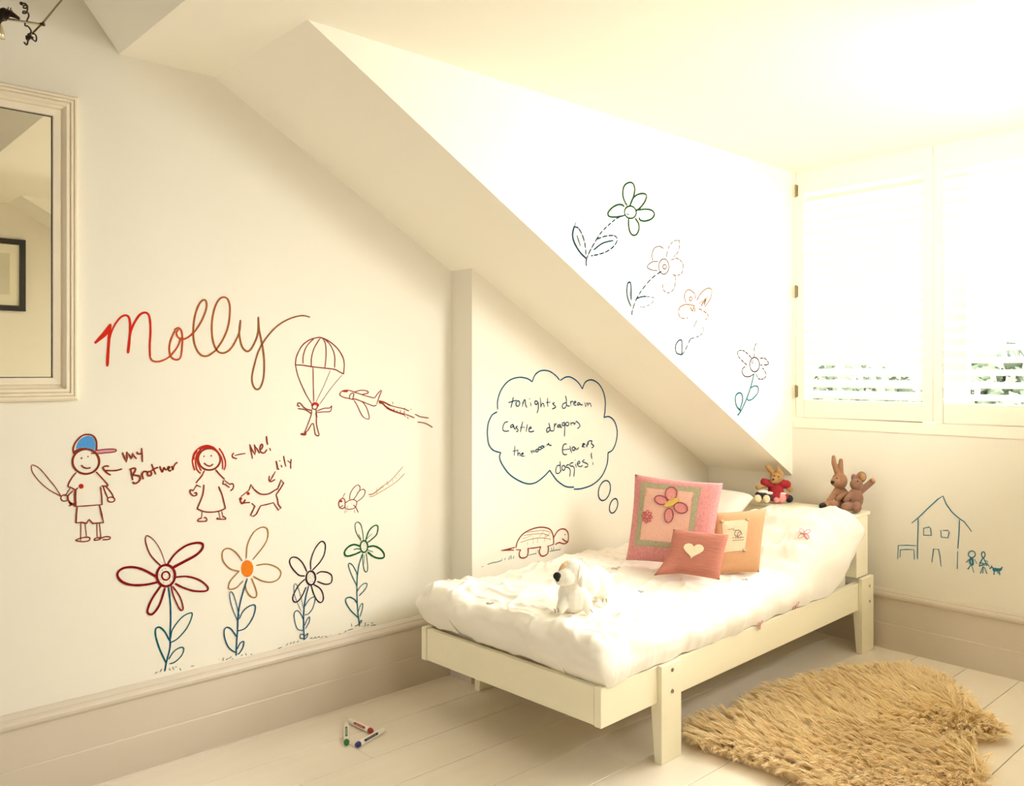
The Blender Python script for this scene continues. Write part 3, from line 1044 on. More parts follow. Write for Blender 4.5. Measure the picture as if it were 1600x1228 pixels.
M['mount'] = mat('cream_picture_mount', (0.80, 0.76, 0.62), 0.8, 0.02, 20)
M['art'] = mat('pale_grey_wash_print', (0.62, 0.60, 0.48), 0.8, 0.25, 4)
px1 = 1.42
pic = empty('framed_picture', (px1 - 0.19, YB, 2.03), 'black framed pale picture seen reflected in the mirror', 'picture')
frame_loft(px1 - 0.38, px1, 1.795, 2.265, 0.036, [(0, 0), (0, 0.022), (0.9, 0.022), (1, 0.012), (1, 0.004)], YB, 1).build('frame', M['black'], pic)
MB().box((px1 - 0.35, YB + 0.003, 1.825), (px1 - 0.03, YB + 0.008, 2.235)).build('mount', M['mount'], pic)
MB().box((px1 - 0.29, YB + 0.0082, 1.90), (px1 - 0.09, YB + 0.0095, 2.17)).build('print', M['art'], pic)

# ------------------------------------------------------------------ wire spotlight below the raised ceiling
M['brass'] = mat('aged_brass', (0.23, 0.15, 0.05), 0.35, 0.25, 80, metal=0.9)
M['bronze'] = mat('dark_bronze', (0.045, 0.025, 0.015), 0.45, 0.2, 80, metal=0.5)
M['chrome'] = mat('spot_reflector', (0.75, 0.68, 0.5), 0.2, 0.1, 80, metal=1.0)
LK = FW.dot(on_y(60, 38, 2.2))
g = Fig(LK)
lam = empty('spotlight', g.p(40, 40), 'small brass spotlight with curled wires hanging from the raised ceiling, top left corner', 'lamp')
top = at(150, -65, 2.655)
MB().tube([g.p(50, 53), g.p(68, 34.5), top], g.s(1.5), 8).build('hanging_rod', M['brass'], lam)
MB().tube([g.p(-30, 21), g.p(12, 30), g.p(69, 39)], g.s(2.0), 10).build('cross_bar', M['chrome'], lam)
MB().tube([g.p(63, 37.5, -0.003), g.p(69.5, 38.8, -0.003)], g.s(2.5), 10).build('end_cap', M['bronze'], lam)


def curl(pts):
    out = []
    P_ = [g.p(*q) for q in pts]
    for i in range(len(P_) - 1):
        p0, p1, p2, p3 = P_[max(i - 1, 0)], P_[i], P_[i + 1], P_[min(i + 2, len(P_) - 1)]
        for k in range(6):
            t = k / 6
            out.append(0.5 * ((2 * p1) + (p2 - p0) * t + (2 * p0 - 5 * p1 + 4 * p2 - p3) * t * t + (3 * p1 - p0 - 3 * p2 + p3) * t ** 3))
    return out + [P_[-1]]


up_c = MB().tube(curl([(41, 35, 0), (43, 30, 0), (45, 25, 0.002), (43.5, 20, 0.004), (37, 17.5, 0), (36, 20.5, -0.004), (41, 20, 0), (43, 13, 0.004), (42, 8, 0.004), (37, 9, 0), (37, 12.5, -0.004), (42, 12, 0), (40, 6, 0.003), (34, 5, 0)]), g.s(1.2), 7)
up_c.ball(g.p(33.5, 5.5), g.s(2.8))
up_c.build('curled_wire', M['bronze'], lam, smooth=True)
lo_c = MB().tube(curl([(39, 34.5, 0), (39.5, 40, 0), (43.5, 41, 0), (47.5, 46, 0), (48.5, 50, 0), (45, 55, 0)]), g.s(1.2), 7)
lo_c.tube(curl([(50, 53, 0), (54, 53, 0), (57, 58, 0), (56, 64.5, 0), (51, 61.5, 0), (47, 59, 0)]), g.s(1.1), 7)
lo_c.tube(curl([(44, 58, 0), (43.5, 65, 0), (41.5, 70, 0), (37.5, 66, 0)]), g.s(1.3), 7)
lo_c.ball(g.p(46, 55), g.s(3.2)).ball(g.p(43.5, 60), g.s(3.4)).ball(g.p(50, 59), g.s(2.4)).ball(g.p(41.5, 57), g.s(1.8))
lo_c.build('wire_clamp', M['bronze'], lam, smooth=True)
hd = MB().tube([g.p(30, 29), g.p(18, 22), g.p(8, 20), g.p(-2, 24), g.p(-8, 34)], [g.s(2), g.s(4.5), g.s(8), g.s(9), g.s(8)], 14)
for k in range(7):
    a = k * 0.9
    hd.tube([g.p(14 + 5 * cos(a), 16 + 5 * sin(a), -0.012), g.p(6 + 7 * cos(a + 1), 28 + 5 * sin(a + 1), -0.014), g.p(-4, 34, -0.01)], g.s(0.8), 6)
hd.build('lamp_holder', M['bronze'], lam, smooth=True)
MB().tube([g.p(-4, 36), g.p(-3, 44), g.p(-4, 52), g.p(-5, 57)], [g.s(5), g.s(7), g.s(10), g.s(12)], 18).build('reflector', M['chrome'], lam, smooth=True)

# ------------------------------------------------------------------ marker pens on the floor
M['pen'] = mat('white_pen_barrel', (0.84, 0.81, 0.74), 0.35, 0.02, 30)


def marker(p_cap, p_end, c, dark, label, r=0.0106):
    a, b = on_z(*p_cap, r), on_z(*p_end, r)
    t = (b - a).normalized()
    sd = t.cross(UP)
    m_c = mat('marker_' + label.split()[0], c, 0.35, 0.1, 60)
    m_d = mat('marker_print_' + label.split()[0], dark, 0.5, 0.1, 60)
    L = (b - a).length
    root = empty('marker_pen', Vector((a.x, a.y, 0)), label, 'pen', 'marker pens on the floor')
    MB().tube([a + t * 0.018, a + t * (L * 0.84), a + t * (L * 0.845), b - t * 0.001, b], [r, r, r * 0.86, r * 0.84, r * 0.7], 18).build('barrel', M['pen'], root, smooth=False)
    MB().tube([a, a + t * 0.002, a + t * 0.008, a + t * 0.0185], [r * 0.45, r * 0.75, r * 0.98, r * 1.04], 18).build('coloured_cap', m_c, root, smooth=True)
    # printed label with a light squiggle on the side that faces the room
    to = (CAM - a)
    nn = (to - t * to.dot(t)).normalized()
    ss = t.cross(nn)

    def skin(u, v, lift=0.00025):
        q = nn * cos(v) + ss * sin(v)
        return a + t * u + q * (r + lift)
    u0, u1 = 0.018 + (L - 0.018) * 0.16, 0.018 + (L - 0.018) * 0.66
    lb, n = MB(), 10
    pts = [skin(u0 + (u1 - u0) * i, -0.42 + 0.84 * j / n) for i in (0, 1) for j in range(n + 1)]
    lb.add(pts, [(j, j + 1, n + 2 + j, n + 1 + j) for j in range(n)])
    for u_ in (u0, u1):
        for q in range(1):
            lb.tube([skin(u_, -0.3), skin(u_ + (0.004 if u_ == u1 else -0.004), 0), skin(u_, 0.3)], 0.0012, 5)
    lo = lb.build('printed_label', m_d, root)
    sq = MB()
    for i in range(7):
        x = u0 + (u1 - u0) * (0.14 + 0.11 * i)
        sq.tube([skin(x, -0.18, 0.0005), skin(x + 0.0022, 0.16, 0.0005), skin(x + 0.004, -0.14, 0.0005)], 0.00055, 4)
    sq.build('lettering', M['pen'], lo)
    return root


marker((541.5, 1162), (541, 1131), (0.01, 0.17, 0.02), (0.02, 0.16, 0.03), 'green capped white marker pen lying on the floorboards')
marker((582, 1143), (546, 1126), (0.40, 0.025, 0.012), (0.38, 0.02, 0.015), 'red capped white marker pen lying on the floorboards')
marker((556, 1165), (600, 1140), (0.03, 0.02, 0.20), (0.01, 0.01, 0.05), 'blue capped white marker pen lying on the floorboards')

# ------------------------------------------------------------------ sheepskin rug
M['fleece'] = mat('sheepskin_fleece', (0.96, 0.755, 0.475), 0.9, 0.14, 7, sheen=0.2)
M['hide'] = mat('sheepskin_hide', (0.70, 0.54, 0.32), 0.9, 0.1, 20)
RUGPX = [(1080, 1147), (1106, 1130), (1152, 1124), (1166, 1112), (1184, 1098), (1225, 1080), (1262, 1070), (1340, 1055), (1397, 1051), (1450, 1057), (1490, 1080), (1520, 1110),
         (1556, 1142), (1552, 1154), (1518, 1158), (1532, 1192), (1534, 1216), (1535, 1250), (1500, 1290), (1400, 1310), (1300, 1262), (1256, 1226), (1215, 1208), (1160, 1188), (1100, 1168)]
rp = [on_z(x, y, 0.012) for x, y in RUGPX]


def smooth_loop(P_, k):
    out, n = [], len(P_)
    for i in range(n):
        p0, p1, p2, p3 = P_[i - 1], P_[i], P_[(i + 1) % n], P_[(i + 2) % n]
        for q in range(k):
            t = q / k
            out.append(0.5 * ((2 * p1) + (p2 - p0) * t + (2 * p0 - 5 * p1 + 4 * p2 - p3) * t * t + (3 * p1 - p0 - 3 * p2 + p3) * t ** 3))
    return out


rl = smooth_loop(rp, 4)
rc = sum(rp, Vector()) / len(rp)
rug = empty('sheepskin_rug', Vector((rc.x, rc.y, 0)), 'shaggy golden sheepskin rug lying on the floor beside the bed', 'rug')
nl = len(rl)
hv = [Vector((rc.x, rc.y, 0.014))] + [Vector((p.x, p.y, 0.012)) for p in rl] + [Vector((p.x, p.y, 0.001)) for p in rl]
hf = [(0, 1 + i, 1 + (i + 1) % nl) for i in range(nl)] + [(1 + i, 1 + nl + i, 1 + nl + (i + 1) % nl, 1 + (i + 1) % nl) for i in range(nl)]
MB().add(hv, hf).build('hide', M['hide'], rug)


def inside(x, y):
    c = False
    j = nl - 1
    for i in range(nl):
        xi, yi, xj, yj = rl[i].x, rl[i].y, rl[j].x, rl[j].y
        if (yi > y) != (yj > y) and x < (xj - xi) * (y - yi) / (yj - yi) + xi:
            c = not c
        j = i
    return c


def edge_dir(x, y):
    best, bv = 1e9, None
    for p in rl:
        d = (p.x - x) ** 2 + (p.y - y) ** 2
        if d < best:
            best, bv = d, p
    return sqrt(best), Vector((bv.x - x, bv.y - y, 0))


rng = random.Random(3)
x0, x1 = min(p.x for p in rl), max(p.x for p in rl)
y0, y1 = min(p.y for p in rl), max(p.y for p in rl)
fv, ff = [], []
tuft = 0
while tuft < 5200:
    x, y = rng.uniform(x0, x1), rng.uniform(y0, y1)
    if not inside(x, y):
        continue
    tuft += 1
    de, ed = edge_dir(x, y)
    flow = Vector((noise.noise(Vector((x * 2.2, y * 2.2, 1))), noise.noise(Vector((x * 2.2, y * 2.2, 9))), 0)) * 1.1
    out = ed.normalized() if ed.length > 1e-5 else Vector((0, 0, 0))
    base_dir = (Vector((x - rc.x, y - rc.y, 0)).normalized() * 0.25 + flow * 1.0 + out * max(0, 1 - de / 0.09) * 1.5 - RT * 0.75 + FW * 0.15)
    lenL = rng.uniform(0.060, 0.098) * (0.8 + 0.2 * min(1, de / 0.05))
    lean = 0.95 + 0.35 * rng.random()
    tip = Vector((x, y, 0.012)) + base_dir.normalized() * lenL * 0.72 * lean + UP * lenL * (0.52 - 0.18 * max(0, 1 - de / 0.08)) + Vector((rng.gauss(0, 0.011), rng.gauss(0, 0.011), rng.gauss(0, 0.006)))
    for _ in range(15):
        bx, by = x + rng.gauss(0, 0.010), y + rng.gauss(0, 0.010)
        b0 = Vector((bx, by, 0.008))
        tp = tip + Vector((rng.gauss(0, 0.0036), rng.gauss(0, 0.0036), rng.gauss(0, 0.0045)))
        tp.z = max(0.006, tp.z)
        mid1 = b0.lerp(tp, 0.35) + UP * lenL * 0.20
        mid2 = b0.lerp(tp, 0.72) + UP * lenL * 0.17
        d = (tp - b0)
        s_ = d.cross(UP + Vector((rng.gauss(0, 0.6), rng.gauss(0, 0.6), 0)))
        s_ = s_.normalized() if s_.length > 1e-6 else Vector((1, 0, 0))
        w_ = rng.uniform(0.0008, 0.0014)
        n0 = len(fv)
        for q, ww in ((b0, w_), (mid1, w_ * 1.1), (mid2, w_ * 0.8)):
            fv.append(q - s_ * ww)
            fv.append(q + s_ * ww)
        fv.append(tp)
        ff += [(n0, n0 + 1, n0 + 3, n0 + 2), (n0 + 2, n0 + 3, n0 + 5, n0 + 4), (n0 + 4, n0 + 5, n0 + 6)]
off = world_of(rug)
me = bpy.data.meshes.new('fleece')
me.from_pydata([tuple(p - off) for p in fv], [], ff)
me.materials.append(M['fleece'])
me.polygons.foreach_set('use_smooth', [True] * len(me.polygons))
fo = bpy.data.objects.new('fleece', me)
col.objects.link(fo)
fo.parent = rug
fo['kind'] = 'stuff'

# ------------------------------------------------------------------ trees beyond the window
M['leaf'] = mat('tree_leaves', (0.035, 0.050, 0.028), 0.8, 0.5, 3)
M['bark'] = mat('tree_bark', (0.05, 0.035, 0.02), 0.9, 0.2, 12)
M['ground'] = mat('garden_lawn', (0.05, 0.06, 0.03), 0.95, 0.2, 2)
GZ = -4.0
structure('garden_ground', MB().box((4.9, -8, GZ - 0.2), (24, 16, GZ)), M['ground'])


def tree(x, y, cz, r, label, seed):
    rg = random.Random(seed)
    root = empty('garden_tree', (x, y, GZ), label, 'tree', 'trees beyond the dormer window')
    MB().tube([(x, y, GZ), (x + 0.05, y, GZ + 2), (x, y + 0.05, cz)], [0.16, 0.12, 0.06], 10).build('trunk', M['bark'], root)
    mb = MB()
    vs_, fs_ = [], []
    for _ in range(5200):
        a, b = rg.uniform(0, 2 * pi), math.acos(rg.uniform(-0.6, 1))
        rr = r * (0.72 + 0.30 * rg.random()) * (1 + 0.22 * noise.noise(Vector((cos(a) * 2 + x, sin(a) * 2, b * 2))))
        c = Vector((x + rr * sin(b) * cos(a), y + rr * sin(b) * sin(a), cz + rr * 0.9 * cos(b)))
        n = Vector((rg.gauss(0, 1), rg.gauss(0, 1), rg.gauss(0, 1))).normalized()
        t = n.orthogonal().normalized() * 0.085
        q = n.cross(t).normalized() * 0.045
        k = len(vs_)
        vs_ += [c - t, c - q, c + t, c + q]
        fs_.append((k, k + 1, k + 2, k + 3))
    mb.add(vs_, fs_)
    mb.ball((x, y, cz), (r * 0.80, r * 0.80, r * 0.72), 24, 14)
    o = mb.build('foliage', M['leaf'], root)
    return root


tree(8.6, 2.05, 0.55, 1.22, 'dark leafy tree showing through the slats of the middle shutter', 4)
tree(9.9, 4.75, 0.35, 1.22, 'leafy tree showing through the lowest slats of the shutter beside the cheek', 9)
tree(8.8, -0.75, 0.35, 1.2, 'leafy tree outside beyond the right end of the window', 12)

# ------------------------------------------------------------------ marker drawings on the walls
INK = {}


def ink(c):
    if c not in INK:
        INK[c] = mat('marker_ink_%d' % (len(INK) + 1), c, 0.6, 0.12, 90, spec=0.05)
    return INK[c]


RED, DKRED, BROWN = (0.46, 0.022, 0.008), (0.20, 0.004, 0.008), (0.23, 0.030, 0.012)
ORANGE, OCHRE, TEAL, BLUE = (0.70, 0.19, 0.015), (0.36, 0.17, 0.05), (0.004, 0.11, 0.14), (0.003, 0.075, 0.16)
NAVY, GREEN, PLUM, SKYB = (0.003, 0.05, 0.10), (0.004, 0.085, 0.025), (0.030, 0.008, 0.022), (0.035, 0.19, 0.28)
CAPB, PINK, FADE_P, FADE_O, FADE_G, FADE_T, FADE_V = (0.08, 0.30, 0.68), (0.62, 0.28, 0.38), (0.11, 0.040, 0.035), (0.20, 0.075, 0.015), (0.004, 0.045, 0.013), (0.003, 0.034, 0.070), (0.04, 0.016, 0.032)
LIME = (0.22, 0.55, 0.20)
GRASS = (0.010, 0.045, 0.050)
NM = {'R': RED, 'D': DKRED, 'B': BROWN, 'O': ORANGE, 'C': OCHRE, 'T': TEAL, 'L': BLUE, 'N': NAVY, 'G': GREEN, 'P': PLUM, 'S': SKYB, 'U': CAPB, 'K': PINK,
      'p': FADE_P, 'o': FADE_O, 'g': FADE_G, 't': FADE_T, 'v': FADE_V, 'l': LIME, 'r': GRASS,
      '1': (0.55, 0.022, 0.008), '2': (0.44, 0.065, 0.015), '3': (0.34, 0.09, 0.022), '4': (0.27, 0.10, 0.035)}
LIFT = 0.0009


def wall_pt(plane, px, py):
    if plane == 'G':
        return on_y(px, py, YG - LIFT)
    if plane == 'P':
        return on_y(px, py, YP - LIFT)
    if plane == 'C':
        return on_y(px, py, YC - LIFT)
    return on_x(px, py, XW - LIFT)


def axes(plane):
    return (Vector((0, -1, 0)), UP) if plane == 'W' else (Vector((1, 0, 0)), UP)


def spline(P_, k=6):
    if len(P_) < 3:
        return P_
    out, n = [], len(P_)
    closed = (P_[0] - P_[-1]).length < 1e-6
    for i in range(n - 1):
        p0 = P_[i - 1] if i > 0 else (P_[-2] if closed else P_[0])
        p3 = P_[i + 2] if i + 2 < n else (P_[1] if closed else P_[-1])
        p1, p2 = P_[i], P_[i + 1]
        for q in range(k):
            t = q / k
            out.append(0.5 * ((2 * p1) + (p2 - p0) * t + (2 * p0 - 5 * p1 + 4 * p2 - p3) * t * t + (3 * p1 - p0 - 3 * p2 + p3) * t ** 3))
    return out + [P_[-1]]


STROKES = [0]


def ribbon(mb, pts, w0, w1, plane):
    """flat ink stroke lying on the wall, w in metres"""
    ax, ay = axes(plane)
    n = len(pts)
    nrm = ax.cross(ay)
    STROKES[0] += 1
    up_ = nrm * (0.00006 * (STROKES[0] % 24))
    pts = [p + up_ for p in pts]
    vs_, fs_ = [], []
    for i, p in enumerate(pts):
        t = pts[min(i + 1, n - 1)] - pts[max(i - 1, 0)]
        t = t.normalized() if t.length > 1e-9 else ax
        s_ = nrm.cross(t)
        f = i / max(1, n - 1)
        w_ = (w0 + (w1 - w0) * f) * 0.5 * (1 + 0.10 * noise.noise(p * 60))
        if i == 0:
            p = p - t * w_ * 0.5
        if i == n - 1:
            p = p + t * w_ * 0.5
        e = 0.7 if i in (0, n - 1) else 1.0
        vs_ += [p - s_ * w_ * e, p + s_ * w_ * e]
    for i in range(n - 1):
        fs_.append((2 * i, 2 * i + 1, 2 * i + 3, 2 * i + 2))
    mb.add(vs_, fs_)


def dashed(pts, on, off):
    out, cur, acc, draw = [], [pts[0]], 0.0, True
    for a, b in zip(pts, pts[1:]):
        d = (b - a).length
        acc += d
        if draw:
            cur.append(b)
        if acc > (on if draw else off):
            if draw and len(cur) > 1:
                out.append(cur)
            draw = not draw
            cur = [b]
            acc = 0.0
    if draw and len(cur) > 1:
        out.append(cur)
    return out


def draw(name, label, plane, data, cat='drawing', group=None):
    """data: text; '@x0,y0,scale' sets the zoom the trace was read from;
    a line is 'part colour width[mode] points'; modes: l straight, f filled, e ellipse (cx,cy rx,ry rot), d dashed, . dots"""
    parts, order = {}, []
    x0 = y0 = 0.0
    sc = 1.0
    part, colr, wid, mode = 'lines', 'B', 1.5, ''
    sect, each = 0, False
    allp = []
    for line in data.strip().split('\n'):
        line = line.strip()
        if not line:
            continue
        if line[0] == '@':
            x0, y0, sc = [float(v) for v in line[1:].split(',')]
            continue
        if line[0] == '#':
            each = line[1] == '+'
            tk = line[1:].lstrip('+').split()
            part, colr, wid = tk[0], tk[1], tk[2]
            sect += 1
            continue
        for stroke in line.split(';'):
            tk = stroke.split()
            if not tk:
                continue
            mode = ''
            if each:
                sect += 1
            c_, w_ = colr, wid
            while tk and tk[0][0] in '*=!':
                if tk[0][0] == '*':
                    mode = tk[0][1:]
                elif tk[0][0] == '=':
                    w_ = tk[0][1:]
                else:
                    c_ = tk[0][1:]
                tk.pop(0)
            ws = [float(v) for v in w_.split('>')]
            xy = [tuple(float(v) for v in q.split(',')) for q in tk]
            if 'e' in mode:
                (cx, cy), (rx, ry) = xy[0], xy[1]
                rot = xy[2][0] if len(xy) > 2 else 0.0
                xy = [(cx + rx * cos(t) * cos(rot) - ry * sin(t) * sin(rot), cy + rx * cos(t) * sin(rot) + ry * sin(t) * cos(rot)) for t in [2 * pi * k / 20 + 0.4 for k in range(21)]]
            if '.' in mode:
                for (cx, cy) in xy:
                    r = ws[0] * sc * 0.5
                    e = [(cx + r * cos(t), cy + r * sin(t)) for t in [2 * pi * k / 10 for k in range(10)]]
                    P_ = [wall_pt(plane, x0 + a / sc, y0 + b / sc) for a, b in e]
                    key = (part, c_, sect)
                    if key not in parts:
                        parts[key] = MB()
                        order.append(key)
                    parts[key].add(P_, [tuple(range(10))])
                    allp += P_
                continue
            P_ = [wall_pt(plane, x0 + a / sc, y0 + b / sc) for a, b in xy]
            allp += P_
            key = (part, c_, sect)
            if key not in parts:
                parts[key] = MB()
                order.append(key)
            mpp = (P_[0] - CAM).dot(FW) / F_PX
            S = P_ if 'l' in mode else spline(P_)
            if 'f' in mode:
                c = sum(S, Vector()) / len(S)
                if (S[0] - S[-1]).length < 1e-6:
                    S = S[:-1]
                n = len(S)
                parts[key].add([c] + S, [(0, 1 + k, 1 + (k + 1) % n) for k in range(n)])
                continue
            wk = 1.28 if plane != 'C' else 1.9
            w0, w1 = ws[0] * mpp * wk, ws[-1] * mpp * wk
            if 'd' in mode:
                for seg in dashed(S, 0.022, 0.004):
                    ribbon(parts[key], seg, w0, w1, plane)
            else:
                ribbon(parts[key], S, w0, w1, plane)
    lo = Vector([min(p[i] for p in allp) for i in range(3)])
    hi = Vector([max(p[i] for p in allp) for i in range(3)])
    base = Vector(((lo.x + hi.x) / 2, (lo.y + hi.y) / 2, lo.z))
    if len(order) == 1:
        o = parts[order[0]].build(name, ink(NM[order[0][1]]))
        return tag(o, label, cat, group)
    root = empty(name, base, label, cat, group)
    for k in order:
        parts[k].build(k[0], ink(NM[k[1]]), root)
    return root


draw('name_lettering', 'large red cursive name written on the wall right of the mirror', 'G', '''
@130,440,4.324
#capital 1 3.6
=3.6 183,290 172,420 163,568
*fl 72,412 84,422 150,372 176,345 190,286 178,284 130,345
=1.6>3.4 163,568 172,450 185,360 215,290 255,240 290,228 312,250 318,320 312,400 303,480
=3>2.4 303,480 318,350 345,280 385,222 425,210 448,240 455,330 450,430 452,510
#joined_letters 2 2.2
452,510 470,535 510,540 560,522 600,490 640,435 660,380
620,330 590,400 582,460 595,510 630,528 658,510 668,440 670,370 660,325 640,312 618,325
650,318 630,345 645,380 680,388 720,368 760,330
#tall_letters 3 2.2
760,330 800,265 830,190 833,140 815,123 785,150 758,220 745,310 748,400 770,465 805,500 845,500 895,465
895,465 945,390 980,300 992,190 980,125 950,105 915,125 885,190 870,280 872,370 890,440 915,475 950,482 990,460 1025,410 1055,340 1063,262
#last_letter 4 2.2
1063,262 1055,350 1070,430 1095,465 1120,468 1150,430 1180,350 1185,245
=2.4>1.8 1183,240 1190,330 1210,430 1223,530 1220,640 1200,710 1175,728 1150,705 1140,650 1155,570 1185,470 1230,390 1300,310 1370,262 1440,236 1490,230 1530,240
''', 'writing')

draw('boy_drawing', 'red marker drawing of a boy in a blue cap holding a bat, below the mirror', 'G', '''
@30,660,6.138
#head B 2.4
*e 640,375 128,118
=1 *. =3 598,343; *. =2.4 660,327; =1.8 598,412 620,432 655,440 682,433
#cap U 1
*f 545,245 570,180 620,140 670,128 715,155 730,210 722,262 680,262 620,240 575,248 545,245
#cap_outline B 1.9
525,300 518,250 545,185 600,130 655,115 710,130 740,180 742,250 735,265; 525,290 560,262 620,250 680,262
#visor K 1
*f 745,270 830,262 905,260 920,268 905,278 830,288 745,292 700,290 745,270
#visor_outline B 1.3
735,268 830,257 905,255 930,265 915,282 830,292 740,298 690,295
#clothes B 1.5
545,480 500,540 468,608 500,625 540,645 560,628; 740,475 800,540 852,605 790,608
=2.6 540,645 537,720 540,805; *l 540,805 640,800 795,788; 780,620 790,700 795,788
*l =2 555,810 548,880 545,962 600,958 645,968 670,930 705,968 808,960 790,880 770,795
#badge R 8
*. 595,612
#arm B 1.5
490,630 440,705; 515,655 462,715 480,760; *e 435,725 35,30
#arm B 1.5
805,610 830,680 850,725; 830,610 880,670 905,715; *e 882,740 35,24
#leg B 1.5
*l 592,965 590,1130; 632,970 645,1090; 540,1130 580,1112 650,1100 678,1110 665,1135 600,1143 540,1132
#leg B 1.5
*l 745,970 748,1095; 770,960 785,1110; 785,1110 830,1095 870,1100 862,1120 800,1125; 720,1130 735,1110 765,1105 775,1120 720,1130
#bat B 1.0
400,705 350,625 290,550 200,445 140,410 117,420 130,480 190,560 280,640 395,705
*l =2.6 470,745 505,795 485,770 540,800; *l =2 480,800 530,775
''')
draw('brother_caption', 'two dark red handwritten words with an arrow pointing at the boy in the cap', 'G', '''
@150,690,11.43
#arrow B 1.9
225,440 175,435 125,460 150,510 200,560 258,595; 175,515 300,518 380,510 460,488
#word B 2.1
*l 475,200 510,290 548,365 553,290 553,180 600,250 632,310 645,270 655,205 680,260 718,300; 730,185 745,215 780,218 815,212; *l 815,120 822,230 828,355
#word B 2.1
605,500 660,475 700,478 700,520 660,590 700,600 760,610 790,640 780,690 740,730 690,748 660,720; *l 622,510 640,600 655,680
815,570 830,620 842,665; 820,600 840,545 880,530 905,540; *e 955,570 36,40; 995,405 1030,500 1065,580; 990,520 1050,480 1105,462
1140,445 1160,500 1185,540 1200,500 1215,465 1230,490 1255,505; 1270,490 1300,480 1315,455 1290,450 1285,490 1310,520 1340,515; 1355,440 1365,480 1375,500 1385,450 1415,400 1450,372
''', 'writing')
draw('girl_drawing', 'red marker drawing of a smiling girl in a dress, between the boy and the dog', 'G', '''
@280,660,7.225
#head B 2.2
*e 340,415 125,122
*. =2.4 280,382; *. =2.6 362,376; =1.8 283,460 315,485 350,492 380,472
#hair R 1.6
175,540 150,440 170,350 230,285 310,262 390,290 450,350; 240,575 200,530 185,440 200,360 250,300 320,280; 248,545 208,455 205,370 245,310
=4 235,295 310,270 390,292; 450,292 490,350 520,430 522,490 508,535; 400,290 450,350 485,420 492,525; 165,420 170,370 200,320
#dress B 1.6
285,545 250,610 190,680; 412,535 460,590 510,640; 278,705 270,800 240,885 203,975; 445,725 485,820 522,970; 203,975 280,1005 365,1012 450,1000 522,970
#arm B 1.6
*l 195,705 240,727; 195,712 158,770; 158,770 125,762 128,800 160,828 195,820 195,795 170,795
#arm B 1.6
*l 512,655 575,700; *l 500,655 492,697 515,695 565,732; 575,700 600,690 615,715 605,750 580,770
#leg B 1.6
*l 260,1010 250,1080; 250,1080 215,1095 215,1115 300,1115 312,1095 300,1075 280,1075
#leg B 1.6
*l 448,1010 462,1085; *l 482,1005 495,1070; 440,1075 430,1090 520,1092 520,1075 500,1062
''')
draw('me_caption', 'short dark red handwritten word with an exclamation mark and arrow, right of the girl', 'G', '''
@280,660,7.225
#arrow B 1.6
*l 745,350 690,358 630,372; 615,345 600,370 608,395 650,408
@380,670,15.35
#word B 1.8
*l 160,380 190,530 222,705; *l 165,390 220,520 290,620 295,540 268,375 330,480 390,580; 435,490 468,420 455,375 425,380 405,450 410,530 450,575 510,570 565,500
558,180 570,290 585,375; 640,470 655,520
''', 'writing')
draw('dog_drawing', 'dark red marker outline of a dog with red eye and nose, beside the girl', 'G', '''
@280,660,7.225
#outline B 1.7
*l 700,835 775,775; *l 785,770 812,700 830,735 845,755; 845,755 920,808 1010,805 1080,765 1110,750; *l 1110,750 1130,705 1150,648 1180,685 1140,750 1095,815
*l 1095,815 1110,870 1118,925 1150,965 1120,990 1070,915; *l 1065,905 990,925 920,940; *l 920,940 870,1035 840,1058 805,1050 855,945 820,912; 795,903 740,907 710,915 692,890 688,860; 710,912 735,895 743,870
#eye R 5.2
*. 780,803
#nose R 5
*. 695,860
''')
draw('dog_caption', 'small dark handwritten word with an arrow pointing down at the drawn dog', 'G', '''
@380,670,15.35
#word B 1.7
790,775 815,880 830,960 855,965; *. =2 878,770; *l 905,870 930,910; 970,655 995,780 1020,900; *l 1070,765 1135,820; 1150,730 1140,840 1140,950
@280,660,7.225
#arrow B 1.7
*l 1085,555 1060,600 1030,655; 1018,605 1015,650 1035,668 1080,645
''', 'writing')
draw('parachutist_drawing', 'dark red marker drawing of a small figure hanging from a domed parachute', 'G', '''
@440,510,6.4
#canopy B 1.4
138,385 150,300 200,200 270,140 350,113 400,113 470,145 550,210 610,300 627,380 620,475; 138,385 210,388 300,402 430,417 530,430 580,455 622,475
=1.2 320,125 250,200 218,290 215,370; =1.2 385,120 330,210 300,310 297,400; =1.2 415,120 440,180 445,290 433,415; =1.2 430,125 490,190 530,290 530,410
#+parachute_string B 1.1
138,385 170,510 240,670 300,770; 315,410 318,590 322,750; =0.6 487,440 420,600 345,755; =0.6 605,485 500,610 380,780
#figure B 1.2
308,790 310,820 335,828 355,815 360,790; 300,830 297,880 270,960 235,1050; 345,830 350,900 350,980 375,1080; 300,975 270,1030 240,1060; 300,975 320,980 335,1080; 335,1080 365,1095 375,1080
=2.6 235,1055 235,1080 195,1075; 295,840 230,815 190,770 165,765 160,790 180,800; 295,870 240,835 165,820; 355,845 420,820 480,815 500,795 495,835 480,852 420,855 355,860; =2.6 345,870 352,905
#hair R 3.2
305,790 325,772 355,777 365,795
''')
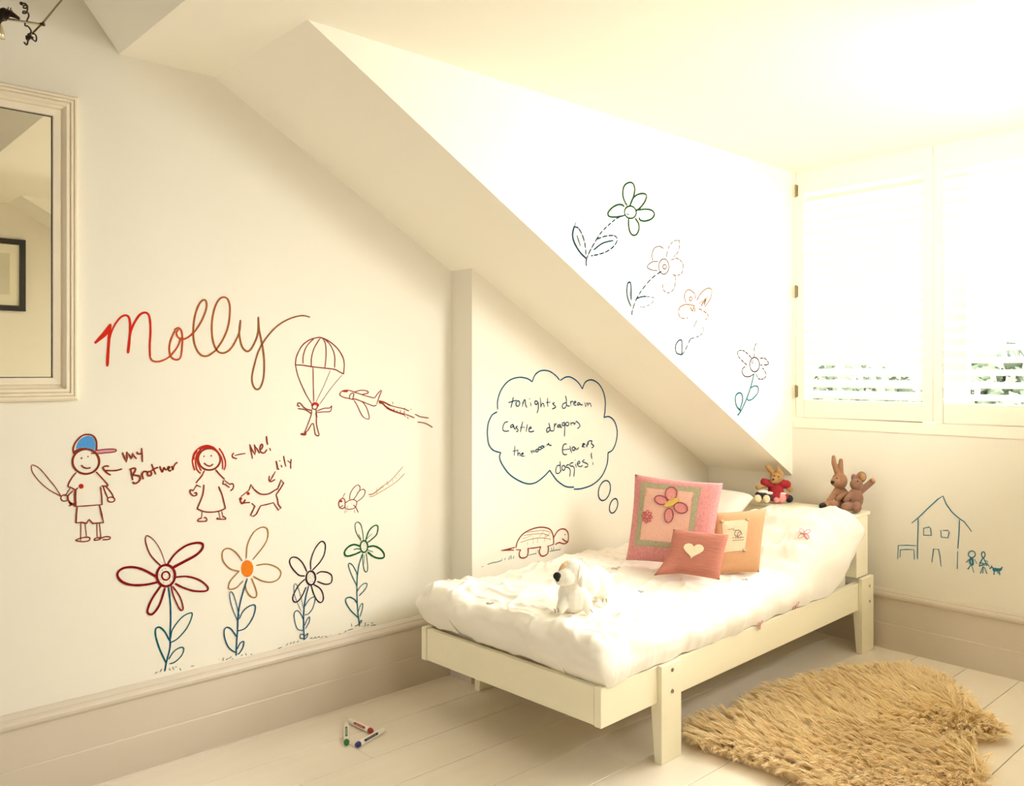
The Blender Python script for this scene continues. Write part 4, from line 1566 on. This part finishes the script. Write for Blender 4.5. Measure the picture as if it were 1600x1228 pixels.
draw('aeroplane_drawing', 'dark marker drawing of a small aeroplane trailing smoke, right of the parachute', 'G', '''
@530,590,10
#aeroplane B 1.2
12,255 20,240 40,215 90,198 170,203 280,240 400,280 540,318; *l 540,318 560,310 600,250 655,195 665,205 620,310 585,415; 12,255 20,280 80,310 150,325 215,340 250,335 360,375 460,415 540,443 580,430
160,325 165,280 195,245 220,245 228,270 210,340; 245,222 320,200 400,200 445,215 455,235 420,250 355,265; =1 235,355 290,450 340,560 390,625 450,650 470,630 460,560 420,450 365,380
#cockpit R 1
*ef 95,213 45,16 0.05
#smoke_trail B 1.1
=1.8 620,365 690,380 740,405 800,435; 800,435 900,462 1000,485 1090,520; =1.8 625,390 680,405 720,445 790,490; =1.6 790,490 900,540 1010,570; =1 740,480 830,520 1020,585; *l 855,485 855,510; *l 905,510 905,540; *l 955,510 955,550; *l 1015,520 1030,610
*l 835,380 838,415; 1040,575 1110,600 1175,628; =0.7 1060,610 1080,645; 1185,572 1270,610 1395,630; 1225,695 1310,705 1390,735 1455,775; *. =1.6 1120,495 1025,478
''')
draw('bee_drawing', 'small faint marker drawing of a bee with a dotted flight trail', 'G', '''
@520,720,12.31
#bee B 1.0
190,720 225,745 238,810 225,895 170,915 125,890 115,820 135,755 190,720; 140,885 170,880 190,850; 240,810 320,760 380,745 430,755 460,790 455,850 420,905 340,930 270,925 235,900
=0.6 190,715 205,670 240,620; 400,850 440,890 490,990; =0.8 410,945 425,1000; =0.8 290,865 270,900; =0.5 240,935 225,1010; =0.5 270,950 265,990
#+wing B 0.9
325,740 335,640 390,535 470,465 520,490 520,560 480,620 450,680 400,740; 480,610 520,570 585,545 620,580 605,660 550,725 465,785
#eye R 4
*. 160,775
#flight_trail C 0.7
=1.2 690,645 760,640 850,580 960,490; 960,490 1060,420 1150,340 1240,240 1350,110; 700,690 770,680 860,630 1000,550 1140,460 1250,380 1380,245
840,530 850,640; 965,480 965,530; =1 1040,395 1060,460; 1152,360 1152,400; *. =1.4 1210,325 1270,265
''')
FL = 'tall flowers drawn along the skirting board'
draw('flower_drawing', 'tall flower drawn with dark red petals and a teal stem, nearest the mirror', 'G', '''
@170,810,4.911
#+petal D 2.2
=0.7>1.6 435,350 400,250 350,170 300,132 283,145 285,190 320,280 400,365; =2.4>3.6 455,345 510,270 590,210 670,187 718,195 715,235 670,280 580,330 495,375
512,450 600,445 690,470 750,515 760,545 730,558 650,555 570,530 510,500; =1.6 478,515 495,590 535,680 560,705 570,680 545,600 490,520; =2.6 400,515 330,620 298,700 305,730 340,730 390,660 430,535
=2.8 370,450 280,400 200,375 120,378 72,410 70,450 110,490 180,510 280,508 380,487
#flower_centre D 2.8
*e 438,438 70,82; *e =2 438,440 30,32; *. =1.3 410,395 435,385 475,405 490,445 470,480 420,490 392,470 385,430 430,430 448,452
#stem L 2.0
458,530 472,650 475,780 470,900 470,990 445,1090 430,1170
#+leaf T 1.6
475,920 490,850 560,760 625,725 640,745 600,840 530,920 480,950; =2 465,935 430,870 390,835 360,850 362,910 390,1000 440,1110; 460,1080 500,1020 550,990 575,1000 560,1050 510,1100 468,1115
#+grass r 1.0
*l 355,1190 370,1178; *l 397,1175 405,1155; *l 465,1150 470,1165; *l 490,1140 500,1160; *l 510,1140 520,1138; *l 545,1150 552,1165; *l 632,1135 652,1130
''', 'drawing', FL)
draw('flower_drawing', 'tall flower drawn with ochre petals around a solid orange centre', 'G', '''
@170,810,4.911
#+petal C 1.5
1055,305 1065,200 1110,110 1170,68 1215,80 1220,140 1190,210 1105,315; 1132,360 1210,350 1280,370 1320,410 1305,460 1250,488 1180,480 1110,445; 1095,460 1120,520 1135,575 1125,605 1090,598 1060,560 1045,505
1030,480 980,530 930,543 918,520 940,470 1000,405; 1000,405 930,385 880,330 870,270 890,235 930,232 980,265 1022,325
#flower_centre O 1
*ef 1062,385 47,65
#stem L 1.7
1062,462 1020,600 995,720 988,850 980,960 978,1050
#+leaf L 1.5
=1 985,780 945,680 928,600 932,563 955,580 980,660 1000,745; 1000,770 1040,700 1100,663 1125,680 1105,760 1050,840 990,862; 978,905 940,850 905,835 885,860 890,920 920,990 970,1028; 985,1000 1010,955 1035,945 1030,985 1005,1030 990,1040
#+grass r 1.1
*l 875,1090 880,1070; *l 900,1085 915,1072; *l 925,1075 940,1060; *l 945,1080 955,1075; *l 1015,1055 1025,1045; *l 1050,1035 1055,1050; *l 1090,1040 1098,1045; *l 1300,998 1325,988; *. =1 845,1080
''', 'drawing', FL)
draw('flower_drawing', 'tall flower drawn with blackish purple petals and a blue stem', 'G', '''
@440,840,7.222
#+petal P 1.6
330,360 330,260 370,140 430,55 470,45 495,90 480,190 430,280 350,365; 395,410 440,385 510,390 560,420 570,470 550,515 490,525 405,495; 365,530 430,570 465,630 470,700 440,732 400,705 365,640 335,545
262,470 200,530 150,610 125,680 140,722 180,720 230,660 275,560; 285,385 240,290 180,230 120,222 90,260 105,320 150,380 200,425 260,432
#flower_centre P 2
*e 330,455 52,78; *. =1 310,420 330,410 350,430 320,450 345,465 305,470 330,490 350,495 315,505 365,450 298,445
#stem L 1.7
305,545 275,660 255,780 248,900 250,1030 255,1150
#+leaf L 1.1
=0.7 245,790 210,640 175,540 150,520 138,560 150,660 220,830; 265,770 310,700 360,670 380,690 350,800 300,860 262,870; 245,920 210,850 170,822 142,860 150,950 180,1030 240,1048; 258,990 290,920 315,895 312,950 270,1025
250,1140 210,1130 215,1090 250,1095; 260,1110 295,1080 285,1120 260,1145
#+grass r 1.0
*l 50,1220 68,1195; *l 95,1200 110,1180; *l 130,1195 145,1170; *l 175,1180 190,1165; *l 320,1140 340,1125 345,1140; *l 360,1140 380,1120 390,1135; *l 400,1130 425,1115 432,1130; *l 445,1130 470,1112; *l 490,1110 515,1125; *. =1 548,1100 545,1128
''', 'drawing', FL)
draw('flower_drawing', 'smallest tall flower drawn in green, nearest the step in the wall', 'G', '''
@440,840,7.222
#+petal G 1.7
=2.2 970,105 1040,95 1110,125 1155,180 1150,225 1090,232 1030,210 975,165; =2.2 880,95 820,78 760,100 715,150 715,195 750,208 820,190 890,160; =1.1 915,180 918,280 935,370 960,385 972,340 965,250 955,175
=1.2 1030,160 975,140; =1.2 815,135 850,125 885,130; =0.8 935,190 932,290
@420,720,4.095
=1 590,510 560,460 552,410 568,392 590,410 603,470 605,510; =1.6 620,510 640,450 675,415 698,420 690,470 655,505 635,520; =0.9 575,470 590,500; =0.9 625,500 658,468
#flower_centre G 1.8
@440,840,7.222
*e 930,100 42,65; *. =0.9 915,80 940,85 925,105 945,120 912,120 930,135 935,60 918,60
#stem T 1.4
910,190 875,300 855,430 850,560 852,700 862,850 880,1000
#+leaf T 1.1
850,545 790,420 755,320 765,288 800,310 840,380 858,430; 858,600 890,550 935,515 965,525 945,580 875,655; =1.4 855,740 820,695 770,672 725,690 730,740 780,820 868,905; 865,830 890,760 915,745 910,810 885,890
#+grass r 1.1
*l 650,1085 680,1095; *l 710,1065 730,1050; *l 750,1045 800,1028; *l 788,1000 785,970; *l 830,1000 870,980; 880,980 890,940 905,935 895,965; *. =1 905,1000 930,1005; *l 940,1000 945,960; *l 965,990 985,985; *l 1015,965 1030,962; *l 1010,990 1060,985
''', 'drawing', FL)

draw('thought_bubble_drawing', 'blue cloud-shaped thought bubble with handwriting, drawn on the wall above the bed', 'P', '''
@740,560,4.724
#cloud_outline L 1.7
178,375 178,310 205,230 260,165 330,140 395,148 432,172
432,172 455,120 500,90 560,95 610,130 632,158
640,162 680,138 720,140 770,175 802,225
802,225 825,175 870,158 920,185 955,240 972,310 970,390 962,435
962,435 1000,430 1040,465 1060,540 1050,620 1025,675 992,697
992,697 985,780 945,870 880,930 800,960 740,965
740,950 680,945 620,905 585,860 562,825
562,825 520,870 460,915 400,925 330,900 260,850 210,780 192,730 200,695
200,695 150,680 115,640 102,560 108,480 135,420 172,395
#small_bubble N 1.6
*e 965,975 42,75 0.25
#tiny_bubble N 1.6
*e 1033,1088 28,55 0.28
@780,610,10
#word N 1.4
220,110 205,180 182,265; 145,190 210,170 270,155; *e 290,205 28,42 0.2; 370,180 360,250; 365,220 390,150 405,160 410,220 430,265; 487,190 498,240; *. =1.6 475,130
600,175 565,165 555,200 580,220 605,190 612,240 605,300 590,350; *l 640,115 650,190 650,260; 650,260 665,215 690,205 705,255; *l 755,120 755,190 760,250; *l 735,190 795,185; 865,195 835,205 870,240 880,265 830,290
#word N 1.4
1035,85 1050,140 1055,230 1100,245; 1045,190 1000,210 985,250 1000,280 1035,265 1055,210; *l 1110,165 1120,240; 1115,200 1135,170 1150,175; 1165,200 1195,190 1190,170 1165,185 1170,225 1205,230; 1250,190 1225,200 1225,230 1255,215 1260,195 1265,220 1300,225; *l 1335,190 1350,260 1365,200 1380,190 1385,245 1400,200 1420,200 1440,255
#word N 1.4
135,490 90,500 60,560 60,620 100,638 150,630; 215,530 180,550 180,580 215,560 220,540 235,590 255,605; 285,560 260,575 290,610 290,635 265,645; *l 365,490 350,560 330,645; *l 330,580 395,575; *l 440,530 430,580 420,640; 470,600 500,590 490,570 465,600 470,640 510,645 540,632
#word N 1.4
775,510 790,580 805,630 850,630; 785,580 750,590 740,630 755,655 790,620; *l 860,520 858,620; 860,570 880,520 890,530; 940,535 915,545 915,575 945,560 950,530 960,575 975,575; 1020,500 990,510 985,545 1015,545 1025,505 1025,600 1020,715; *e 1065,525 25,28; *l 1115,500 1125,545; 1120,520 1150,505 1165,510 1175,530 1190,500; 1200,480 1240,510 1262,560 1220,595
@780,670,10
#word N 1.4
*l 243,270 240,350 235,415; *l 210,350 285,335; *l 290,320 290,420; 290,420 300,385 320,380 325,425; 350,400 375,390 365,375 345,400 355,425 385,425; *. =1.4 405,428
#word N 1.4
*l 495,335 515,385; *l 510,360 525,335 540,370 545,335 560,365; *e 590,340 20,20; *e 635,305 22,22; *e 670,285 15,20; *l 690,260 700,300 715,270; 740,255 760,240 770,225 775,250 815,260
#word N 1.4
1050,235 1010,245 990,300 990,360 1010,400 1055,400; *l 985,330 1095,315; *l 1105,270 1115,330 1130,370; *e 1160,310 22,28; *l 1190,295 1205,330 1215,300 1225,325 1240,290; 1290,280 1310,255 1335,240 1310,230 1305,270 1330,285; *l 1355,250 1365,285 1385,200; 1390,250 1400,195 1450,190 1440,230 1480,265 1445,300
#word N 1.4
950,510 955,590 960,660; 945,570 905,580 885,640 890,690 930,695 970,650; *e 1005,610 25,38; 1090,560 1055,570 1045,600 1080,605 1110,650 1100,745; 1155,525 1110,545 1110,580 1150,585 1175,630 1165,745; *l 1190,550 1205,600; *. =1.4 1183,490; 1225,555 1260,530 1245,505 1220,540 1235,580 1275,590 1300,570; 1330,480 1300,510 1340,530 1380,550 1375,590 1335,600
*l 1440,380 1438,420 1450,465; *l 1460,525 1465,560
''')
draw('tortoise_drawing', 'red marker drawing of a smiling tortoise on teal grass, low behind the bed', 'P', '''
@740,800,6.823
#tortoise B 1.5
450,380 470,310 520,240 590,195 680,165 760,165 820,190 850,260 852,345; *l 455,402 500,402; *l 585,388 650,382 715,370; *l 800,362 850,345
855,270 890,210 930,182 975,185 1005,220 1010,280 1000,320 960,338 910,325 870,345; *. =2 975,240; 948,285 975,308 1000,318; *l =1.8 435,378 295,410 425,405; *l =1.4 310,408 400,395
500,402 485,440 495,480 530,490 570,470 582,420 578,385; 715,370 700,420 715,460 745,468 785,445 798,400 790,360
#shell_pattern C 0.6
500,325 600,290 720,275 820,290; 530,250 640,235 740,230 810,255; 560,215 650,205 740,195 815,215; *l 520,285 620,250; *l 570,320 578,350; *l 635,260 635,335; *l 685,275 680,330; *l 750,200 700,265; *l 770,235 750,320; *l 820,220 770,270; *l 820,270 815,300
#+grass T 0.9
150,558 200,540 260,530 300,515; *l 300,515 300,495; *l 330,510 340,490; *l 370,510 380,470 385,505 400,460 405,500; *l 425,495 428,470; *l 585,460 670,440 665,420; *l 688,435 686,405; *l 810,420 880,405 925,400 920,380; *l 825,380 835,415; *l 850,372 852,408; *l 85,582 100,580
''')
CK = 'faint flowers drawn down the bright dormer cheek'
draw('flower_drawing', 'green flower with two blue leaves, topmost of those down the dormer cheek', 'C', '''
@870,270,6.822
#+petal g 1.4
745,345 710,270 705,190 725,130 775,103 815,120 830,180 815,260 780,345; 785,330 820,260 880,225 940,225 955,260 930,320 880,380 840,405; 870,395 950,388 1010,400 1040,440 1010,490 940,515 890,505 878,480
835,485 870,540 875,600 850,655 810,665 780,630 765,560 765,490; 715,360 690,340 640,343 580,380 545,430 560,465 620,472 700,460
#flower_centre g 1.3
*e 785,420 62,66 -0.4; *. =1.3 750,410 765,430 800,440 770,380; *l =1 745,440 770,445
#stem t 1.2
*d 730,450 650,480 560,550 470,640 400,750 350,840 320,910; 320,910 312,950 315,990
#+leaf t 1.3
=1.7 185,575 168,660 190,750 250,850 310,910; *d 185,575 230,590 270,660 300,760 310,870; =0.9 185,575 202,530; 215,670 250,780; *d 430,705 520,675 610,670 645,710 610,780 530,840 440,870 365,885; 395,820 490,750 600,722
''', 'drawing', CK)
draw('flower_drawing', 'very faint pinkish flower on a blue stem, second down the dormer cheek', 'C', '''
@1000,360,5.85
#+petal p 0.8
115,275 110,220 130,165 175,145 215,165; 165,285 120,285 75,315 70,340 110,362 160,368; *d 240,245 260,160 300,105 345,90 362,110 350,190 310,240; *d 285,270 330,255 375,280 395,325 380,390 330,412 290,395; *d 320,415 325,470 305,540 260,570 215,545 205,490
#flower_centre p 0.9
*e 218,330 46,70; *e 225,332 17,20; =0.7 230,480 240,500; =0.7 275,475 278,490
@960,360,4.092
#stem t 1.2
*d 300,262 240,305 180,375 140,440 115,510 112,540
#+leaf t 1.3
105,485 82,420 82,350 98,330 106,360 106,445; =0.8 96,390 98,420; 145,435 170,425 200,422; *d =0.7 200,422 250,430 240,465 190,490 165,488
''', 'drawing', CK)
draw('flower_drawing', 'very faint orange flower, third down the dormer cheek', 'C', '''
@1000,360,5.85
#+petal o 0.9
420,660 405,600 425,550 460,545 500,580 505,625; 520,640 560,570 620,528 655,545 645,620 590,700; 365,700 410,678 460,680 500,690; *d 365,700 350,750 375,800 440,800; *d 540,715 600,750 625,790 590,820
#flower_centre o 1.6
*l 460,700 480,740 490,695 500,745 508,710; *l =1 540,670 580,640 560,690 600,620 585,680 615,600; *e =0.9 462,625 12,18; *l =0.8 400,720 410,735
#stem t 0.9
*d 520,820 490,885; *d 460,990 420,1080 380,1140
#+leaf t 0.9
*d 460,990 540,965 580,920 570,870; =1.2 380,1135 335,1120 325,1060 350,1010 380,1005 385,1060 383,1140
''', 'drawing', CK)
draw('flower_drawing', 'small mauve flower on a teal stem, lowest on the dormer cheek', 'C', '''
@1140,520,8.77
#+petal v 1.0
*d 300,345 240,280 175,240 115,255 120,320 180,390 235,440; *d =0.9 335,335 335,240 350,170 380,135; *d =0.8 405,335 400,250; *d 415,350 480,350 525,400 520,435 420,440; *d 360,560 390,620 430,635 480,620 500,570 470,500 440,485; 330,565 270,600 210,595 175,550 180,490 215,465
#flower_centre v 1.1
*e 343,435 66,98; *e =0.7 312,400 12,16; *l =0.8 350,430 355,460; *. =1 335,370 365,410
#stem T 1.4
335,560 290,740 230,910 160,1060 110,1130
#+leaf T 1.3
285,755 340,728 390,745 385,820 320,900 260,925 240,900; =1.5 155,1070 100,1010 80,930 85,860 130,822 172,850 175,940 135,1060
''', 'drawing', CK)
draw('house_drawing', 'grey-blue marker drawing of a house with a pitched roof, below the shutters', 'W', '''
@1380,760,7.273
#roof S 1.3
*l 325,415 400,355 540,220 620,145 680,108 715,200 780,290 860,360 920,400 1005,510
#house_walls S 1.2
398,370 393,600 390,825; 868,380 860,560 848,705; *l 847,740 842,935
#+house_window S 1.2
*l 460,475 525,460 540,480 548,555 460,553 460,475; *l 655,500 660,575 735,583 752,520 735,500 680,500
#house_door S 1.2
*l 555,860 572,710 630,715 645,790 658,908
#bench S 1.2
*l 165,825 172,670 270,668 375,672; *l 192,805 195,720 270,715 350,720 355,828
''')
SF = 'tiny figures drawn beside the house'
draw('figure_drawing', 'tiny blue drawn figure with a round head, standing next to the drawn house', 'W', '''
@1380,760,7.273
#figure S 1.3
*e 1008,770 40,38; =2.2 1000,810 985,850 1000,885 1020,880 1015,825; *l 975,830 945,860; *l 1040,830 1062,875; *l 995,890 965,940 955,935; *l 1005,900 1030,975
''', 'drawing', SF)
draw('figure_drawing', 'tiny blue drawn figure in a skirt with a narrow head, beside the drawn animal', 'W', '''
@1380,760,7.273
#figure S 1.3
*e 1138,775 20,32; *l =1.6 1138,805 1100,870 1090,905 1135,890 1180,900 1140,810; *l 1150,840 1190,855; *l 1180,870 1205,910; *l =1.8 1115,870 1160,880; *l 1135,910 1105,985; *l 1140,910 1130,985; *l 1150,920 1180,990
''', 'drawing', SF)
draw('animal_drawing', 'tiny solid blue drawn four-legged animal at the far right of the wall drawings', 'W', '''
@1380,760,7.273
#animal S 1.3
*f 1250,925 1320,930 1345,922 1350,945 1325,962 1270,966 1245,955 1250,925; *l =2 1212,932 1235,915 1260,935; *l =1.8 1262,960 1258,1000; *l =1.8 1318,960 1325,1002; *l =1.8 1335,935 1355,918; *l =1.6 1235,915 1232,900; *l =1.6 1300,960 1305,985
''')
